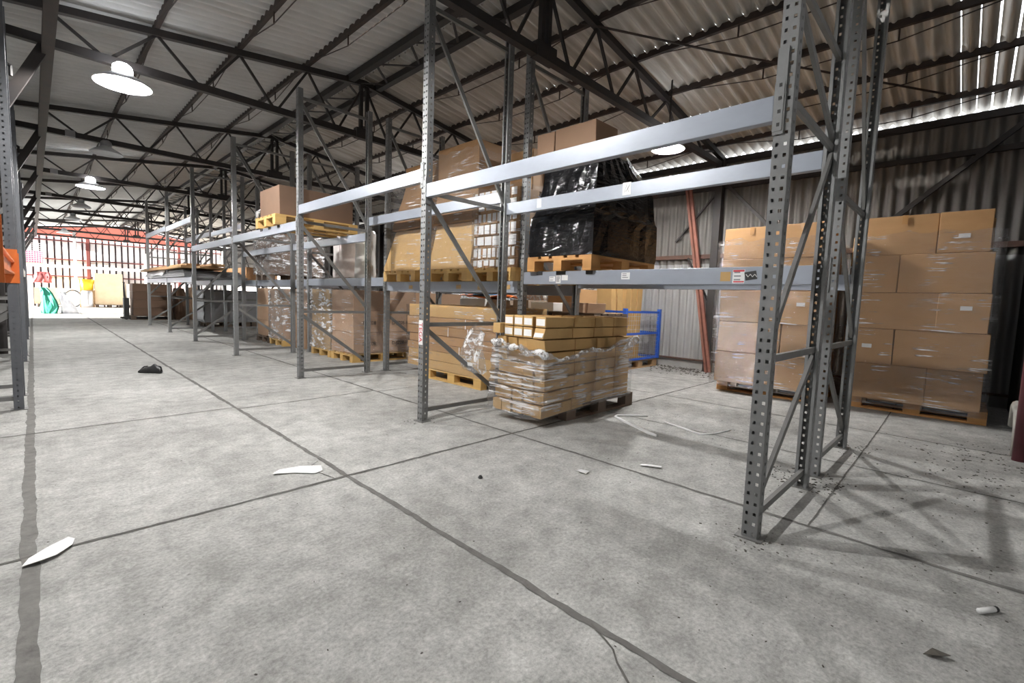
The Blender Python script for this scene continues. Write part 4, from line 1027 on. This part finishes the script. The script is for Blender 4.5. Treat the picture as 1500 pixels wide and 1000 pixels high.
# ------------------------------------------------------------------ far end goods
t = empty('far_rack', 'white painted rack against the far wall', 'rack', (1.6, 33.0, 0))
part('post', MB().box(1.53, 1.65, 32.95, 33.05, 0, 3.85), M['whitepaint'], t)
part('beam_bar', MB().box(-1, 1.53, 32.97, 33.03, 1.98, 2.12), M['whitepaint'], t)
part('beam_bar', MB().box(1.65, 4.4, 32.97, 33.03, 1.98, 2.12), M['whitepaint'], t)
part('post', MB().box(4.4, 4.5, 32.95, 33.05, 0, 3.0), M['whitepaint'], t)
part('post', MB().box(-1.1, -1.0, 32.95, 33.05, 0, 3.0), M['whitepaint'], t)
t = empty('wire_cage', 'white wire cage of pink goods on the far rack', 'cage', (.1, 33.2, 2.13))
w = MB()
for x in [-.35+.09*i for i in range(10)]: w.box(x-.008, x+.008, 33.0, 33.015, 2.16, 3.1)
for z in [2.16+.094*i for i in range(11)]: w.box(-.35, .47, 33.0, 33.015, z-.008, z+.008)
part('wire_front', w, M['whitepaint'], t)
part('base_board', MB().box(-.38, .5, 33.0, 33.6, 2.12, 2.16), M['wood'], t)
solo('pink_goods', MB().box(-.3, .42, 33.05, 33.5, 2.165, 2.75), M['pink'], 'pink goods inside the white wire cage', 'goods', (.05, 33.2, 2.165), bevel=.04)
for i, (x0, x1, h, m, s) in enumerate(((.05, 1.45, .95, 'cream', 'low pale pallet load at far wall, left of the far post'), (2.3, 3.45, 1.8, 'cream', 'tall pale carton load on pallet at far wall'), (3.6, 4.3, 1.3, 'whitebox', 'white carton load at far wall behind the rack posts'))):
    pallet('wood_d', (x0+x1)/2, 33.6-.35, 0, ['dark pallet under the low pale load at far wall','dark pallet under the tall pale load at far wall','dark pallet under the white load at far wall'][i], None, 0)
    carton(x0, x1, 33.1, 33.7, .146, h, s, m, 'loads along the far wall')
t = empty('vacuum_drum', 'metal drum vacuum with a black hose ring at far wall', 'drum', (1.95, 32.6, 0))
part('drum_body', MB().lathe((1.95, 32.6, 0), [(0,.05),(.22,.05),(.24,.2),(.24,.75),(.2,.85),(0,.86)], 20), M['zinc'], t, smooth=True)
part('hose', MB().tube([(1.42+.33*math.cos(a), 32.55, .45+.42*math.sin(a)) for a in [i*.35 for i in range(17)]], .035, 8), M['black'], t)
solo('yellow_bin', MB().lathe((2.0, 33.3, .9), [(0,0),(.26,0),(.3,.55),(0,.56)], 16), M['yellow'], 'bright yellow container at far wall beside the white post', 'container', (2.0, 33.3, .9), smooth=True)
solo('workbench', MB().box(1.72, 2.3, 33.05, 33.6, 0, .9), M['wood'], 'low bench under the yellow container at far wall', 'bench', (2, 33.3, 0))
mb = loft([(1.2,.05,.7,33.7,33.95),(1.5,.1,.7,33.68,33.95),(1.75,.15,.6,33.75,33.95)], random.Random(9), wob=.04)
solo('hanging_bags', mb, M['maroonbag'], 'dark red bags hanging on the far wall under the rack beam', 'bags', (.4, 33.8, 1.2), smooth=True)
mb = loft([(0,.25,.62,25.2,25.9),(.25,.22,.68,25.2,25.9),(.5,.26,.62,25.3,25.85),(.8,.25,.5,25.35,25.8),(1.0,.2,.36,25.4,25.7)], random.Random(11), wob=.05)
solo('green_bundle', mb, M['green'], 'crumpled green fabric bundle beside far left racking', 'bundle', (.4, 25.5, 0), smooth=True)
mb = loft([(0,.80,1.25,25.3,25.9),(.2,.80,1.2,25.3,25.9),(.5,.76,1.05,25.35,25.85),(.85,.72,.88,25.4,25.8)], random.Random(12), wob=.04)
solo('white_sack', mb, M['whitebag'], 'white sack leaning beside the green bundle', 'sack', (.85, 25.6, 0), smooth=True)
def shoe(x, y, name, label, sc=1.0, rz=0):
    mb = MB()
    prof = [(-.14,.03,.035),(-.11,.06,.042),(-.04,.085,.045),(.02,.10,.043),(.06,.13,.04),(.09,.105,.04),(.13,.1,.038),(.145,.05,.03)]
    n = 10
    for px, h, w in prof:
        for j in range(n):
            a = math.pi*2*j/n
            mb.v.append((x+(px*math.cos(rz)-w*math.cos(a)*math.sin(rz))*sc, y+(px*math.sin(rz)+w*math.cos(a)*math.cos(rz))*sc, max(.0, (h*.5+h*.5*math.sin(a)))*sc+.001))
    for i in range(len(prof)-1):
        for j in range(n): mb.f.append((i*n+j, i*n+(j+1)%n, (i+1)*n+(j+1)%n, (i+1)*n+j)); mb.m.append(0)
    mb.f.append(tuple(range(n))); mb.m.append(0); mb.f.append(tuple((len(prof)-1)*n+j for j in reversed(range(n)))); mb.m.append(0)
    return mb
sh = solo(name='old_shoe', mb=shoe(1.05, 7.68, '', '', 1.0, -.8), mat=M['shoe'], label='crumpled black shoe lying on the aisle floor', cat='shoe', loc=(1.05, 7.68, 0), smooth=True)
part('lace', MB().tube([(.955, 7.79, .015), (.97, 7.775, .05), (.985, 7.76, .07), (1.0, 7.74, .085), (1.03, 7.71, .09)], .008, 5), M['shoe'], sh)

# ------------------------------------------------------------------ litter
def scrap(pts, z, m, name, label, cat, solid=.002):
    mb = MB(); n = len(pts)
    cx = sum(p[0] for p in pts)/n; cy = sum(p[1] for p in pts)/n
    mb.v.append((cx, cy, z+.012))
    for p in pts: mb.v.append((p[0], p[1], z+R.uniform(0, .012)))
    for i in range(n): mb.f.append((0, 1+i, 1+(i+1) % n)); mb.m.append(0)
    return solo(name, mb, M[m], label, cat, (cx, cy, 0), solid=solid)
scrap([(.99,2.98),(1.05,3.04),(1.17,3.0),(1.27,2.93),(1.25,2.86),(1.19,2.84),(1.1,2.93)], .004, 'white', 'paper_scrap', 'white torn paper scrap near the joint crossing', 'paper')
scrap([(-.07,2.58),(-.05,2.64),(.01,2.71),(.07,2.75),(.09,2.73),(.08,2.67),(.03,2.6),(-.02,2.575)], .006, 'white', 'paper_scrap', 'crumpled white paper lying on the left wide joint', 'paper')
scrap([(2.48,1.79),(2.53,1.78),(2.55,1.73),(2.5,1.72)], .006, 'white', 'paper_scrap', 'tiny white scrap on floor in front of the nearest frame', 'paper')
scrap([(2.93,1.57),(2.96,1.57),(3.02,1.45),(2.99,1.44)], .006, 'white', 'paper_scrap', 'thin white sliver on floor beyond the tiny scrap', 'paper')
mb = MB().tube([(2.47,-.115,.011),(2.53,-.155,.011)], .011, 10)
cg = solo('marker_cap', mb, M['white'], 'white plastic cap lying on floor at lower right', 'cap', (2.5, -.13, 0), smooth=True)
part('dark_end', MB().tube([(2.53,-.155,.011),(2.54,-.162,.011)], .0112, 10), M['ink'], cg)
st = [(935,612)]
mb = MB().tube([(4.32,2.26,.006),(4.10,2.47,.006),(4.02,2.45,.006),(3.92,2.28,.006),(3.83,2.1,.006),(3.75,1.95,.006),(3.72,1.85,.006)], [.009,.012,.014,.014,.016,.02,.012], 6)
solo('plastic_strap', mb, M['white'], 'bent white plastic strap on floor right of the sagging stack', 'strap', (4, 2.3, 0), smooth=True)
mb = MB().tube([(4.25,2.05,.005),(4.15,1.8,.005),(4.08,1.62,.005),(4.2,1.55,.005),(4.45,1.5,.005)], [.006,.011,.011,.006,.005], 6)
solo('plastic_strap', mb, M['white'], 'thin white strap on floor between sagging stack and nearest frame', 'strap', (4.2, 1.8, 0), smooth=True)
solo('stone_chip', MB().lathe((1.93, 2.12, 0), [(.012,0),(.016,.008),(.008,.02),(0,.022)], 7), M['ink'], 'small black chip on floor in mid aisle', 'chip', (1.93, 2.12, 0))
scrap([(2.02,.02),(2.07,.0),(2.06,-.045),(2.03,-.02)], .004, 'dirt', 'leaf_scrap', 'dark leaf scrap on floor at lower right', 'scrap')
# swept dirt and grit: uncountable
mb = MB(); rr = random.Random(21)
def grit(cx, cy, sx, sy, n, s0, s1):
    for _ in range(n):
        x, y, s = rr.gauss(cx, sx), rr.gauss(cy, sy), rr.uniform(s0, s1)
        if y < YE+.05: continue
        a = rr.uniform(0, 3.1); s *= .55
        mb.obox((x, y, s*.25), (s*math.cos(a), s*math.sin(a), 0), (-s*.5*math.sin(a), s*.5*math.cos(a), 0), (0, 0, s*.25))
grit(3.55, .72, .12, .12, 160, .004, .016); grit(4.7, .6, .15, .1, 60, .004, .014); grit(2.42, .68, .08, .08, 50, .003, .012)
grit(5.0, -.15, .55, .25, 260, .003, .016); grit(8.0, 3.4, .22, .6, 400, .006, .03); grit(8.25, 4.2, .1, 1.0, 500, .006, .035)
grit(2.2, .6, .8, .5, 120, .002, .007); grit(3.3, -.0, .7, .3, 120, .003, .009); grit(2.42, 3.5, .08, .08, 30, .004, .012); grit(1.0, 3.0, 1.2, 2.0, 160, .002, .008); grit(4.5, 1.5, .7, .5, 120, .003, .01)
solo('grit', mb, M['dirt'], 'scattered dark grit and crumbs over the concrete floor', 'grit', (0,0,0), kind='stuff')

# ------------------------------------------------------------------ light
sun = bpy.data.lights.new('sun', 'SUN'); sun.energy = 60; sun.angle = .02; sun.color = (1, .95, .88)
so = bpy.data.objects.new('sun', sun); C.objects.link(so)
d = Vector((.92, .07, -.125)); so.rotation_euler = d.to_track_quat('-Z', 'Y').to_euler()
w = bpy.data.worlds.new('World'); bpy.context.scene.world = w; w.use_nodes = True
bg = w.node_tree.nodes['Background']; bg.inputs[0].default_value = (.93,.96,1,1); bg.inputs[1].default_value = 2.5

# ------------------------------------------------------------------ camera
F, YAW, PIT_, ROL, H = 686.1076, .7974482, .0863738, .0355733, 1.1191182
cam = bpy.data.cameras.new('Camera'); co = bpy.data.objects.new('Camera', cam); C.objects.link(co)
cam.sensor_fit = 'HORIZONTAL'; cam.sensor_width = 36; cam.lens = F/1500*36; cam.clip_start = .05; cam.clip_end = 200
cy, sy = math.cos(YAW), math.sin(YAW); cp, sp = math.cos(PIT_), math.sin(PIT_); cr, sr = math.cos(ROL), math.sin(ROL)
right0 = Vector((cy, -sy, 0)); fwd0 = Vector((sy, cy, 0)); up0 = Vector((0,0,1))
fwd = fwd0*cp - up0*sp; up1 = fwd0*sp + up0*cp
right = right0*cr + up1*sr; up = -right0*sr + up1*cr
mx = Matrix((right, up, -fwd)).transposed().to_4x4(); mx.translation = Vector((0,0,H))
co.matrix_world = mx
sc = bpy.context.scene; sc.camera = co
sc.view_settings.view_transform = 'Standard'; sc.view_settings.look = 'None'; sc.view_settings.gamma = 1; sc.view_settings.use_curve_mapping = False
sc.view_settings.exposure = 0.72
sc.cycles.use_denoising = True
sc.cycles.transparent_max_bounces = 16
